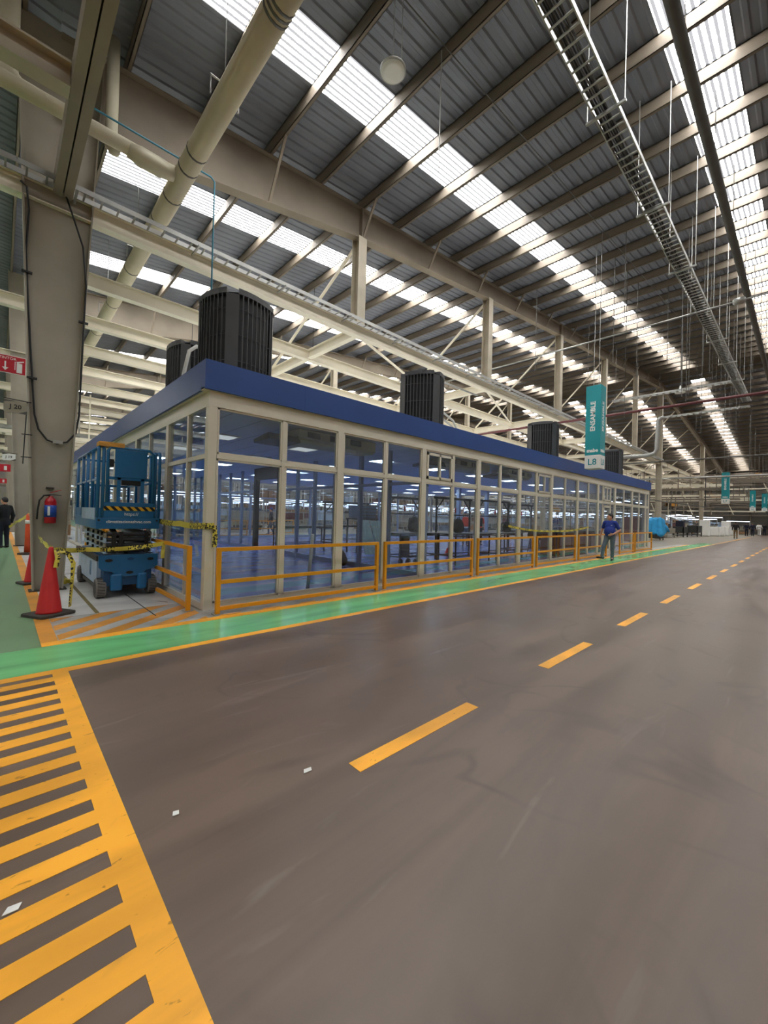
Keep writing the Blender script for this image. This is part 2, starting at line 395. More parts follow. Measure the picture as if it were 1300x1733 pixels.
# roof: corrugated deck with strips left open for the translucent sheets
def zr(x):
    if x < .6: return 10.26+.1*(.6-x)
    return 10.2+.1*x if x <= 43.5 else 14.55-.1*(x-43.5)
STRIPS = [-9.2, -3.8, 1.64, 6.95, 12.5, 17.85, 23.2, 28.6, 34.0, 39.4, 44.8, 50.2, 55.6]
SW = 1.0
def corrugated(b, x0, x1, y0, y1, per=.25, amp=.028, dz=.03):
    n = max(1, round((y1-y0)/per)); o = len(b.v); pr = []
    for i in range(n):
        for t, h in ((0, 0), (.3, 0), (.42, 1), (.88, 1)): pr.append((y0+(i+t)*(y1-y0)/n, h*amp+dz))
    pr.append((y1, dz))
    for yy, h in pr: b.v.append((x0, yy, zr(x0)+h)); b.v.append((x1, yy, zr(x1-1e-6)+h))
    for i in range(len(pr)-1): b.f.append((o+2*i, o+2*i+1, o+2*i+3, o+2*i+2))
b = MB(); edges = [YA]+[e for s_ in STRIPS for e in (s_-SW/2, s_+SW/2)]+[YB]
PX0 = [4.66+1.52*k for k in range(-16, 54)]
PX0 = [x for x in PX0 if XA < x < XB]
PH = .29
cand = []; plain = []
for sy in STRIPS:
    plain.append((sy, .6, PX0[[x > .6 for x in PX0].index(True)]+.1))
    for i in range(len(PX0)-1):
        a, c = PX0[i]+.1, PX0[i+1]-.03
        if a < .6: continue
        if a < 43.5 < c+.2: plain.append((sy, a, 43.5)); plain.append((sy, 43.5, PX0[i+1]+.1)); continue
        if abs(a-41.3) < 1.6 or i % 23 == 11 and sy > 10: plain.append((sy, a, PX0[i+1]+.1)); continue
        cand.append((sy, a, c)); plain.append((sy, c, PX0[i+1]+.1))
    plain.append((sy, PX0[-1]+.1, XB))
for i in range(0, len(edges), 2): corrugated(b, XA, -1.6, edges[i], edges[i+1])
corrugated(b, -1.6, .6, YA, YB)
for sy in STRIPS:                           # unseen glowing strips added over the left bay to brighten that side
    for i in range(len(PX0)-1):
        a, c = PX0[i]+.1, PX0[i+1]-.03
        if c < -1.6: cand.append((sy, a, c)); plain.append((sy, c, PX0[i+1]+.1))
    plain.append((sy, XA, PX0[0]+.1))
for x0, x1 in ((.6, 43.5), (43.5, XB)):
    for i in range(0, len(edges), 2): corrugated(b, x0, x1, edges[i], edges[i+1])
for sy, a, c in plain:
    if a < 43.5 < c: corrugated(b, a, 43.5, sy-SW/2, sy+SW/2); a = 43.5
    corrugated(b, a, c, sy-SW/2, sy+SW/2)
ceiling = structure(b.build('ceiling', M_deck))
for x in PX0:
    b = MB(); z = zr(x)
    b.box(x-.035, x-.022, YA, YB, z-PH, z+.02); b.box(x-.035, x+.04, YA, YB, z-.005, z+.02); b.box(x-.035, x+.04, YA, YB, z-PH, z-PH+.013); b.box(x+.03, x+.04, YA, YB, z-PH, z-PH+.04)
    b.build('purlin', M_purl, ceiling)
# translucent sheets, one between each pair of purlins
def seen_size(c):
    sy, x0, x1 = c; xm = (x0+x1)/2
    if xm < 1.2 or sy < 0 or (sy/xm) > 9: return 0
    return 1/((xm**2+sy**2+(zr(xm)-1.5)**2)**.5)**2
cand.sort(key=seen_size, reverse=True)
rest = MB()
for i, (sy, x0, x1) in enumerate(cand):
    b = MB() if i < 96 else rest
    corrugated(b, x0, x1, sy-SW/2, sy+SW/2, .125, .02, .03)
    if i < 96: b.build('skylight_panel', M_sky, ceiling)
rest.build('skylight_panel', M_sky, ceiling, kind='stuff')
# far walls of the hall
for nm, bx in (('wall_far', (XB, XB+.2, YA, YB, 0, 14)), ('wall_back', (XA, XB, YB, YB+.2, 0, 15.2)), ('wall_left', (XA-.2, XA, YA, YB, 0, 14)), ('wall_near', (XA, XB, YA-.2, YA, 0, 15.2))):
    structure(MB().box(*bx).build(nm, M_wall))
# ================================================================== STEEL
FR = [9.4, 20.2, 31.0, 41.8]
def girder_bottom(x):
    t = x if x <= 43.5 else 87-x
    pts = [(.6, 8.5), (2.95, 8.84), (5.45, 9.33), (7.8, 9.8), (14.4, 10.66), (22, 11.5), (43.5, 13.75)]
    for (a, za), (c, zc) in zip(pts, pts[1:]):
        if t <= c: return za+(zc-za)*(t-a)/(c-a)
    return pts[-1][1]
GX = [.6, 2.95, 5.45, 7.8, 11, 14.4, 22, 32, 43.5, 55, 65, 72.6, 79.2, 84, 86.3]
def make_girder(i, y):
    far = ['standing on the grey column by the scissor lift', 'second back from the aisle, beyond the glass enclosure', 'third back from the aisle, deep in the hall', 'fourth and deepest in the hall'][i]
    t = thing('roof_girder', 'deep beige roof girder '+far, 'girder', (.6, y, 8.5))
    web = MB(); web.prism([(x, girder_bottom(x)) for x in GX]+[(x, zr(x)-PH-.02) for x in reversed(GX)], y-.008, y+.008)
    web.build('web', M_gird, t)
    fl = MB(); tf = MB()
    for a, c in zip(GX, GX[1:]):
        fl.bar((a, y, girder_bottom(a)), (c, y, girder_bottom(c)), .26, .022, up=(0, 0, 1))
        tf.bar((a, y, zr(a)-PH-.015), (c, y, zr(c)-PH-.015), .26, .022)
    fl.build('bottom_flange', M_gird, t); tf.build('top_flange', M_gird, t)
    for k, x in enumerate(PX0):                 # fly braces from the bottom flange up to every other purlin
        if x < 2 or x > 42 or k % 2: continue
        z = girder_bottom(x)
        for s in (-1, 1):
            MB().bar((x, y+s*.1, z+.03), (x, y+s*(.1+.62*(zr(x)-.15-z)), zr(x)-.12), .06, .05).build('fly_brace', M_gird, t)
    for x in (7.65, 21.75):                     # bolted splice plates
        z = girder_bottom(x)
        MB().box(x-.03, x+.03, y-.14, y+.14, z-.02, zr(x)-PH-.02).build('splice_plate', M_gird, t)
    return t
for i, y in enumerate(FR): make_girder(i, y)

def make_column(y, label, mirror=False):
    t = thing('steel_column', label, 'column', (.65, y, 0))
    z1 = 10.05; L0, R0, L1, R1 = .46, .86, .02, 1.24
    MB().prism([(L0, 0), (R0, 0), (R1, z1), (L1, z1)], y-.01, y+.01).build('web', M_colm, t)
    MB().bar((L0, y, 0), (L1, y, z1), .2, .025, up=(1, 0, 0)).build('flange', M_colm, t)
    MB().bar((R0, y, 0), (R1, y, z1), .2, .025, up=(1, 0, 0)).build('flange', M_colm, t)
    MB().box(L0-.06, R0+.06, y-.14, y+.14, 0, .02).build('base_plate', M_rub, t)
    return t
make_column(9.4, 'wide tapered grey beige steel column carrying the fire extinguisher')
make_column(20.2, 'tapered grey column behind the extinguisher column, beside the standing man')
make_column(31.0, 'third tapered grey column back along the green walkway')
make_column(41.8, 'fourth and most distant tapered grey column along the green walkway')
def hcolumn(x, y, z0, z1, wd, label, group=None, m=None):
    t = thing('steel_post', label, 'post', (x, y, z0), group); m = m or M_post
    for s in (-1, 1): MB().box(x-wd/2, x+wd/2, y+s*wd/2-.012, y+s*wd/2+.012, z0, z1).build('flange', m, t)
    MB().box(x-.01, x+.01, y-wd/2, y+wd/2, z0, z1).build('web', m, t)
    return t
CX = [7.65, 14.7, 21.75, 28.8, 35.85]
for i, x in enumerate(CX):
    for j, y in enumerate(FR[:3]):
        lab = ('%s upright post along the cable ladder beam, from beam to girder' % ORD[i].capitalize()) if j == 0 else ('%s post along the %s girder line behind the enclosure' % (ORD[i], ORD[j]))
        hcolumn(x, y, 7.17, girder_bottom(x), .3, lab, 'posts under the girders')
for i, x in enumerate((43.5, 65.2)):
    for j, y in enumerate(FR[:3]):
        hcolumn(x, y, 0, girder_bottom(x)-.01, .4, 'tall floor standing post on the right of the hall, %s row, %s in line' % (ORD[j], ORD[i]), 'tall hall posts')

# mezzanine level: beams along the hall and across it
MY = [9.4+2.7*k for k in range(17)]
for k, y in enumerate(MY):
    t = thing('overhead_beam', ('cream beam along the hall carrying the cable ladder' if k == 0 else '%s cream beam behind the cable ladder beam, running along the hall' % ORD[k-1]), 'beam', (21, y, 6.85), 'cream overhead beams')
    MB().ibeam((-20 if k % 2 == 0 else .9, y, 7.0), (83.3, y, 7.0), .34, .2).build('i_beam', M_cream, t)
for i, x in enumerate(CX+[42.9, 50, 57, 64, 71, 78]):
    t = thing('overhead_beam', 'cream cross beam running back from the cable ladder beam, %s from the left' % ORD[i], 'beam', (x, 30, 6.85), 'cream overhead cross beams')
    b = MB()
    for y0, y1 in zip(MY, MY[1:]): b.ibeam((x, y0+.11, 7.0), (x, y1-.11, 7.0), .3, .18)
    b.build('i_beam', M_cream, t)
    for j, y in enumerate(FR[:3]):
        MB().bar((x, y+.15, girder_bottom(x)-.1), (x, y+5.2, 7.2), .07, .07).build('knee_brace', M_cream, t)
    for k in range(0, 9, 2):                    # flat diagonals between the beams
        MB().bar((x+.1, MY[k]+.1, 6.95), (x+6.9, MY[k+1]-.1, 6.95), .06, .06).build('diagonal_brace', M_cream, t)
t = thing('overhead_beam', 'cream beam high on the left, coming toward the camera from the wide column', 'beam', (.68, 4, 7.02))

for s in (-1, 1): MB().box(.68+s*.072-.062, .68+s*.072+.062, -8, 9.25, 7.03, 7.38).build('channel', M_gird, t)
t = thing('overhead_beam', 'cream beam top left, running off to the left from the near beam', 'beam', (-8, 6.88, 7.02))
MB().ibeam((-18, 6.88, 7.2), (.54, 6.88, 7.2), .34, .24, .03).build('i_beam', M_post, t)

# ------------------------------------------------------------------ cable ladders, conduits, pipes
def ladder(name, label, p, q, wd, rung_gap, m, cables=0, rods=None, drop=.05):
    p, q = Vector(p), Vector(q); d = (q-p).normalized(); a = d.cross(Vector((0, 0, 1))).normalized()
    t = thing(name, label, 'cable tray', (p+q)/2)
    for s in (-1, 1): MB().bar(p+a*s*wd/2, q+a*s*wd/2, .018, .09).build('side_rail', m, t)
    rest = MB(); n = int((q-p).length/rung_gap); k0 = int((3-p.x)/rung_gap)
    for i in range(n):
        one = k0 <= i < k0+96; b = MB() if one else rest
        c = p+d*(i+.5)*rung_gap+Vector((0, 0, -.03)); b.bar(c-a*wd/2, c+a*wd/2, .03, .02)
        if one: b.build('rung', m, t)
    rest.build('rung', m, t, kind='stuff')
    for k in range(cables):
        pts = []; off = -wd*.42+k*wd*.6/max(1, cables); L = (q-p).length; n = int(L/1.2)
        for i in range(n+1): pts.append(p+d*L*i/n+a*(off+(.02 if cables > 5 else .0)*math.sin(i*1.7+k))+Vector((0, 0, .012+.012*math.sin(i*2.3+k*2))))
        MB().path(pts, .013, 6).build('cable', M_cable if k % 2 else M_dgal, t, True)
    if rods:
        for i, s in enumerate(rods):
            c = p+d*s; h = MB(); h.bar(c-a*(wd/2+.14)-Vector((0, 0, .07)), c+a*(wd/2+.14)-Vector((0, 0, .07)), .04, .04)
            for sg in (-1, 1):
                e = c+a*sg*(wd/2+.12); h.tube(e-Vector((0, 0, .07)), (e.x, e.y, zr(e.x)-.15), .009, 5)
            h.build('hanger', M_galv, t)
    return t
ladder('cable_ladder', 'long cable ladder hung high on the right below the roof', (-4, 2.45, 8.5), (30.5, 2.45, 8.5), .35, .2, M_galv, 9, [5.2+3.04*k for k in range(10)])
ladder('cable_ladder', 'slim cable ladder fixed along the front of the cream beam', (-8, 9.08, 7.13), (43, 9.08, 7.13), .26, .26, M_galv, 0)
t = thing('tray_bracket', 'row of angle brackets holding the slim ladder to the cream beam', 'bracket', (20, 9.1, 7.0))
for k in range(22):
    MB().bar((-1.2+2.05*k, 9.32, 7.05), (-1.2+2.05*k, 8.85, 7.05), .035, .04).build('arm', M_galv, t)
t = thing('round_duct', 'dark round pipe running below the right hand skylights', 'pipe', (40, 1.44, 8.9))
MB().tube((2, 1.44, 9.0), (80, 1.44, 9.0), .09, 12).build('pipe_run', M_dgal, t, True)
for k in range(24):
    x = 4.66+1.52*2*k; MB().tube((x, 1.44, 9.0), (x, 1.44, zr(x)-.1), .008, 5).build('hanger_rod', M_dgal, t)
def loop(label, x, y0, y1, z, extra=None):
    t = thing('cable_ladder', label, 'cable tray', (x, (y0+y1)/2, z))
    for s in (-1, 1): MB().bar((x+s*.15, y0, z), (x+s*.15, y1, z), .02, .08).build('side_rail', M_galv, t)
    n = int((y1-y0)/.3)
    for i in range(n): yy = y0+(i+.5)*.3; MB().bar((x-.15, yy, z-.02), (x+.15, yy, z-.02), .1, .03).build('rung', M_galv, t)
    if extra: MB().path(extra, .13, 10).build('conduit', M_galv, t, True)
loop('short cross ladder, the upper branch right of the teal hanging sign', 26, 2.63, 8.0, 8.55)
loop('lower cross ladder at the end of the long right hand ladder, dropping on its left', 30.5, 2.3, 6.55, 8.2, [(30.5, 6.4, 8.2), (30.5, 6.6, 8.15), (30.5, 6.68, 8.0), (30.5, 6.72, 6.2), (30.5, 6.85, 5.95), (30.5, 7.2, 5.85), (30.5, 11, 5.85)])
def pipe(label, pts, r, m, name='pipe', cat='pipe', n=12, rods=()):
    pts = [Vector(p) for p in pts]; t = thing(name, label, cat, pts[0]); MB().path(pts, r, n).build('pipe_run', m, t, True)
    for p in rods: MB().tube(p, (p[0], p[1], zr(p[0])-.1), .008, 5).build('hanger_rod', M_galv, t)
    return t
t = pipe('big cream pipe sweeping from top centre down behind the column', [(2.4, 1, 7.9), (2.4, 44, 7.9)], .18, M_pipe, rods=[(2.4, y, 8.0) for y in (6.4, 12, 16, 22, 28)])
for y in (3.9, 4.6, 4.68, 4.76, 7.6, 8.05, 9.0, 9.9, 10.6, 12.5, 15, 17.8, 21):
    MB().lathe([(.184, -.02), (.186, -.01), (.186, .01), (.184, .02)], (2.4, y, 7.9), 16, 1).build('band', M_dgal, t, True)
for y in (6.4, 12.0, 16.0): MB().path([(2.18, y, 7.9), (2.18, y, 8.2), (2.62, y, 8.2), (2.62, y, 7.9)], .015, 6).build('hanger_clamp', M_galv, t)
t = pipe('insulated cream pipe joining the big pipe from the left above the column', [(-6, 8.4, 7.9), (1.6, 8.4, 7.9), (2.25, 8.4, 7.9)], .12, M_pipe)
MB().path([(1.5, 8.4, 7.88), (1.7, 8.4, 7.86), (2.0, 8.4, 7.86), (2.24, 8.4, 7.88)], [.122, .165, .16, .13], 12).build('insulation_wrap', M_pipe, t, True)
pipe('upright cream drain pipe above the wide column, right one', [(1.33, 9.0, 10.2), (1.33, 9.0, 8.2), (1.33, 8.7, 7.95), (1.33, 8.45, 7.9)], .1, M_pipe)
pipe('upright cream drain pipe in the top left corner', [(-.07, 8.45, 10.2), (-.07, 8.45, 8.1), (.05, 8.42, 7.93), (.4, 8.4, 7.9)], .12, M_pipe)
pipe('thin teal air pipe crossing the big pipe and dropping behind the near condenser', [(-6, 8.2, 8.08), (2.86, 8.2, 8.08), (2.93, 8.2, 8.02), (2.93, 8.2, 3.85)], .016, M_tealp, n=8)
pipe('maroon pipe crossing high behind the teal sign', [(20, -3, 6.32), (20, 20, 6.32)], .055, M_mar, n=10)
t = pipe('thin grey pipe crossing the hall right of centre with a valve', [(16, -2, 8.25), (16, 9.6, 8.25), (16, 14, 8.25)], .03, M_galv, n=8)
MB().lathe([(.05, -.15), (.1, -.12), (.1, .12), (.05, .15)], (16, 1.5, 8.25), 12, 1).build('valve', M_galv, t, True)
pipe('thin dark pipe crossing the far right of the hall, upper', [(40, -4, 6.6), (40, 8.5, 6.6), (40, 20, 6.6)], .06, M_dgal, n=8)
pipe('thin pale pipe crossing the far right of the hall, lower', [(46, -4, 5.7), (46, 20, 5.7)], .07, M_galv, n=8)
pipe('upright grey pipe rising from behind the blue fascia to the roof pipe', [(11.2, 9.2, 3.7), (11.2, 9.2, 6.3), (11.3, 9.2, 6.4), (13.8, 9.2, 6.4)], .035, M_galv, n=8)
t = thing('hanging_wire', 'single thin wire hanging from the roof right of the round lamp', 'wire', (6.1, 5.1, 8.3))
MB().tube((6.1, 5.1, 8.3), (6.1, 5.1, zr(6.1)-.1), .012, 6).build('wire', M_galv, t)
for k in range(44):                             # bare hanger rods scattered under the far roof
    x = random.choice([q for q in PX0 if 14 < q < 42]); y = random.choice([.5, 2.9, 3.6, 4.4, 5.2, 8.3]); z0 = random.uniform(5.5, 9)
    t = MB().tube((x, y, z0), (x, y, zr(x)-.2), .011, 5).build('hanger_rod', M_dgal)
    tag(t, 'thin bare hanger rod hanging under the dark far roof', 'rod', 'bare hanger rods under the far roof')

# round high bay lamp
t = thing('high_bay_lamp', 'round white unlit lamp hanging between the skylights at the top', 'lamp', (4.72, 5.02, 9.15))
MB().lathe([(.02, .09), (.1, .09), (.15, .05), (.2, .04), (.225, .02), (.225, 0), (.205, -.005)], (4.72, 5.02, 9.15), 28).build('housing', M_galv, t, True)
MB().lathe([(.2, -.006), (.2, -.012), (.12, -.016), (.01, -.018)], (4.72, 5.02, 9.15), 28).build('lens', M_wht, t, True)
MB().tube((4.72, 5.02, 9.23), (4.72, 5.02, zr(4.72)-.1), .006, 5).build('wire', M_galv, t)
MB().path([(4.9, 5.0, 9.15), (4.92, 5.0, 9.35), (4.9, 5.0, 9.4), (4.9, 5.0, zr(4.9)-.1)], [.02, .03, .008, .006], 6).build('safety_cable', M_galv, t)
pipe('thin conduit running under the purlins past the round lamp', [(4.5, 4.88, zr(4.5)-.32), (30, 4.88, zr(30)-.32)], .012, M_dgal, n=6)
for i, (x, y, z, l) in enumerate([(6.18, 19.5, 6.2, 'behind the scissor lift, under the cream beams'), (9.22, 14.2, 7.9, 'above the enclosure left of the second condenser'), (27.46, 5.0, 8.8, 'under the dark roof right of the teal sign')]):
    t = thing('bell_lamp', 'small white bell lamp hanging '+l, 'lamp', (x, y, z))
    MB().lathe([(.03, .4), (.05, .3), (.08, .22), (.2, .1), (.26, 0), (.24, 0)], (x, y, z), 18).build('shade', M_wht, t, True)
    MB().tube((x, y, z+.4), (x, y, zr(x)-.1), .01, 5).build('wire', M_dark, t)

# ------------------------------------------------------------------ teal hanging signs
def sign(x0, y0, z0, z1, num, label, wd=.5):
    t = thing('hanging_sign', label, 'sign', (x0+wd/2, y0+wd/2, z0))
    zc = z0+(z1-z0)*.16
    MB().box(x0, x0+wd, y0, y0+wd, zc, z1).build('teal_box', M_teal, t, bevel=.008, label='teal upper box with white lettering')
    MB().box(x0-.004, x0+wd+.004, y0-.004, y0+wd+.004, z0, zc).build('white_box', M_wht, t, bevel=.008, label='white bottom box with the line number')
    H = z1-z0; ty = y0+wd/2; tx = x0+wd/2
    for f, lx, ly in (('x', x0-.002, ty), ('y', tx, y0-.002)):
        text('lettering', 'ENSAMBLE', H*.076, (lx, ly, z0+H*.627), f, M_wht, t, spin=PI/2, bold=.006)
        text('logo_lettering', 'mabe', H*.058, (lx, ly, z0+H*.215), f, M_wht, t, bold=.008)
        text('number_lettering', num, H*.105, (lx-(.005 if f == 'x' else 0), ly-(.005 if f == 'y' else 0), z0+H*.075), f, M_teal, t, bold=.003)
    for dx, dy in ((.12, .12), (wd-.12, wd-.12)):
        MB().tube((x0+dx, y0+dy, z1), (x0+dx, y0+dy, zr(x0)+.02), .01, 5).build('hanger_rod', M_galv, t)
sign(15.05, 5.0, 3.34, 6.27, 'L8', 'large teal hanging sign reading ENSAMBLE L8, over the walkway')
sign(48.6, 5.0, 3.4, 6.3, 'L7', 'teal hanging sign reading ENSAMBLE L7, second along the aisle', .55)
sign(76, 5.0, 3.5, 6.3, 'L6', 'teal hanging sign reading L6, third along the aisle', .6)
sign(82, 4.1, 3.6, 6.2, 'L5', 'teal hanging sign cut by the right edge, fourth along the aisle', .6)
# ================================================================== GLASS ENCLOSURE
EX0, EX1, EY0, EY1, CZ = 2.24, 26.75, 6.215, 22.3, 3.2
G_ = thing('glass_enclosure', 'long blue-topped room of glass walls in almond frames', 'room', ((EX0+EX1)/2, (EY0+EY1)/2, 0))
MB().box(EX0+.05, EX1, EY0+.05, EY1, .003, .02).build('blue_floor', M_blue, G_)
MB().box(EX0+.02, EX1, EY0+.02, EY1, CZ, CZ+.12).build('tile_ceiling', M_ctile, G_)
MB().box(EX0-.02, EX1+.05, EY0-.02, EY1, CZ+.13, CZ+.4).build('roof_slab', M_wht, G_)
FZ0, FZ1 = 3.31, 3.748
for x0, x1 in ((2.15, 3.86), (3.862, 9.2), (9.202, 14.9), (14.902, 20.9), (20.902, 26.82)):
    MB().box(x0, x1, 6.15, 6.19, FZ0, FZ1).build('fascia_panel', M_fasc, G_)
for y0, y1 in ((6.19, 11.2), (11.202, 16.6), (16.602, 22.4)):
    MB().box(2.15, 2.19, y0, y1, FZ0, FZ1).build('fascia_panel', M_fasc, G_)
MB().box(26.78, 26.82, 6.19, 22.4, FZ0, FZ1).build('fascia_panel', M_fasc, G_)
MB().box(2.15, 26.82, 6.19, 6.32, FZ0-.008, FZ0+.03).box(2.19, 2.36, 6.32, 22.4, FZ0-.008, FZ0+.03).build('soffit', M_alu, G_)
MB().box(EX0, EX1, EY0, EY0+.12, 3.08, 3.3).build('header_beam', M_alu, G_)
MB().box(EX0, EX0+.12, EY0+.12, EY1, 3.08, 3.3).build('header_beam', M_alu, G_)
MB().box(EX0+.13, EX1-.13, EY0, EY0+.1, 0.0, .09).build('sill', M_alu, G_)
MB().box(EX0, EX0+.1, EY0+.13, EY1, 0.0, .09).build('sill', M_alu, G_)
POST = [4.74, 7.19, 9.5, 11.8, 14.1, 16.43, 18.68, 20.9, 23.6, 26.1]
MULL = [3.52, 5.96, 8.34, 10.64, 12.94, 15.26, 17.57, 19.28, 20.29, 22.24, 24.86]
MB().box(EX0, EX0+.13, EY0, EY0+.13, 0, 3.079).build('corner_post', M_alu, G_, bevel=.004)
MB().box(EX1-.13, EX1, EY0, EY0+.13, 0, 3.079).build('corner_post', M_alu, G_, bevel=.004)
for x in POST: MB().box(x-.075, x+.075, EY0, EY0+.1, .09, 3.08).build('post', M_alu, G_, bevel=.004)
for x in MULL: MB().box(x-.035, x+.035, EY0+.01, EY0+.08, .09, 3.08).build('mullion', M_alu, G_)
XS = sorted([EX0+.065]+POST+MULL+[EX1-.065])
for a, c in zip(XS, XS[1:]):
    wa = .075 if a in POST or a == XS[0] else .035; wc = .075 if c in POST or c == XS[-1] else .035
    l, r = a+wa, c-wc
    door = abs(a-19.28) < .01
    MB().box(l, r, EY0+.012, EY0+.075, 2.3, 2.37).build('transom', M_alu, G_)
    bd = MB(); fr = .03
    for z0, z1 in ((.09, 2.3), (2.37, 3.08)):
        bd.box(l, l+fr, EY0+.02, EY0+.07, z0, z1).box(r-fr, r, EY0+.02, EY0+.07, z0, z1).box(l, r, EY0+.02, EY0+.07, z0, z0+fr).box(l, r, EY0+.02, EY0+.07, z1-fr, z1)
    bd.build('glazing_bead', M_alu, G_)
    MB().box(l, r, EY0+.04, EY0+.046, .09, 2.3).build('glass_pane', M_glass, G_)
    MB().box(l, r, EY0+.04, EY0+.046, 2.37, 3.08).build('glass_pane', M_glass, G_)
    if abs(a-7.19) < .01 or abs(a-12.94) < .01 or door:         # sliding vent windows and the door leaf
        vf = MB(); m_ = (l+r)/2
        z0, z1 = 2.4, 3.02
        vf.box(l+.03, r-.03, EY0-.005, EY0+.06, z0, z0+.06).box(l+.03, r-.03, EY0-.005, EY0+.06, z1-.06, z1)
        for xx in (l+.03, m_-.03, r-.09): vf.box(xx, xx+.06, EY0-.005, EY0+.06, z0, z1)
        vf.build('sliding_window_frame', M_alu, G_)
        if door:
            df = MB().box(l+.02, l+.1, EY0, EY0+.06, .1, 2.2).box(r-.1, r-.02, EY0, EY0+.06, .1, 2.2).box(l+.02, r-.02, EY0, EY0+.06, 2.1, 2.2).box(l+.02, r-.02, EY0, EY0+.06, .1, .25)
            d = df.build('door_leaf', M_alu, G_); MB().box(r-.13, r-.1, EY0-.05, EY0-.02, .9, 1.2).build('handle', M_galv, d)
LP = [8.3+2.4*k for k in range(6)]; LM = [7.18+2.4*k for k in range(6)]
for y in LP: MB().box(EX0, EX0+.1, y-.075, y+.075, .09, 3.08).build('post', M_alu, G_, bevel=.004)
for y in LM: MB().box(EX0+.01, EX0+.08, y-.035, y+.035, .09, 3.08).build('mullion', M_alu, G_)
YS = sorted([EY0+.065]+LP+LM+[EY1])
for a, c in zip(YS, YS[1:]):
    MB().box(EX0+.012, EX0+.075, a+.04, c-.04, 2.3, 2.37).build('transom', M_alu, G_)
    MB().box(EX0+.04, EX0+.046, a+.03, c-.03, .09, 2.3).build('glass_pane', M_glass, G_)
    MB().box(EX0+.04, EX0+.046, a+.03, c-.03, 2.37, 3.08).build('glass_pane', M_glass, G_)
# inner partition with an open black doorway
PXX = 7.4
yy = [6.36, 7.6, 8.75, 9.9, 11.05, 12.1, 13.15]
yy2 = [15.25, 16.5, 17.7, 18.9, 20.1, 21.3, 22.2]
for L_ in (yy, yy2):
    for y in L_: MB().box(PXX-.04, PXX+.06, y-.05, y+.05, .02, CZ).build('partition_post', M_alug, G_)
    MB().box(PXX-.03, PXX+.03, L_[0], L_[-1], 2.28, 2.36).box(PXX-.03, PXX+.03, L_[0], L_[-1], .02, .14).build('partition_rail', M_alug, G_)
    for a, c in zip(L_, L_[1:]): MB().box(PXX, PXX+.006, a+.05, c-.05, .14, CZ).build('partition_pane', M_glass2, G_)
MB().box(PXX-.1, PXX+.08, 13.2, 13.36, .02, CZ).box(PXX-.1, PXX+.08, 15.05, 15.2, .02, CZ).box(PXX-.1, PXX+.08, 13.2, 15.2, 2.76, CZ).build('black_doorway', M_dark, G_, label='black framed open doorway in the partition')
# back and end walls
bx = [2.4+2.03*k for k in range(13)]
for x in bx: MB().box(x-.06, x+.06, EY1-.1, EY1, .02, CZ).build('back_post', M_alug, G_)
MB().box(EX0, EX1, EY1-.08, EY1-.02, 2.3, 2.37).box(EX0, EX1, EY1-.08, EY1-.02, .02, .12).build('back_rail', M_alug, G_)
for a, c in zip(bx, bx[1:]): MB().box(a+.06, c-.06, EY1-.05, EY1-.044, .12, CZ).build('back_pane', M_glass2, G_)
ey = [6.5+2.25*k for k in range(8)]
for y in ey: MB().box(EX1-.1, EX1, y-.05, y+.05, .02, CZ).build('end_post', M_alu, G_)
MB().box(EX1-.08, EX1-.02, EY0+.1, EY1, 2.3, 2.37).box(EX1-.08, EX1-.02, EY0+.1, EY1, .02, .1).build('end_rail', M_alu, G_)
for a, c in zip(ey, ey[1:]): MB().box(EX1-.05, EX1-.044, a+.05, c-.05, .1, CZ).build('end_pane', M_glass2, G_)
# light blue inner columns
for i, (x, y) in enumerate([(10.6, 14.2), (13.6, 14.2), (16.6, 14.2), (19.6, 14.2), (22.6, 14.2)]):
    MB().box(x-.1, x+.1, y-.1, y+.1, .02, CZ).build('inner_column', M_alug, G_)
# recessed ceiling panels
n = 0
for i, x in enumerate([3.6, 5.75, 8.6, 11.2, 13.8, 16.4, 19.0, 21.6, 24.2]):
    for j, y in enumerate([9.2, 11.8, 14.6, 17.4, 20.2]):
        lit = not (x < 6.5 and j < 2)
        t = thing('ceiling_light', 'square %s ceiling panel, %s along the glass front, %s from the glass' % ('bright' if lit else 'faintly glowing off-white', ORD[i], ORD[j]), 'lamp', (x, y, CZ-.03), 'ceiling panels inside the enclosure')
        b = MB(); s = .32
        b.box(x-s, x+s, y-s, y-s+.03, CZ-.03, CZ-.002).box(x-s, x+s, y+s-.03, y+s, CZ-.03, CZ-.002).box(x-s, x-s+.03, y-s, y+s, CZ-.03, CZ-.002).box(x+s-.03, x+s, y-s, y+s, CZ-.03, CZ-.002)
        b.build('frame', M_wht, t); MB().box(x-s+.03, x+s-.03, y-s+.03, y+s-.03, CZ-.02, CZ-.004).build('diffuser', M_panel if lit else M_dim, t)
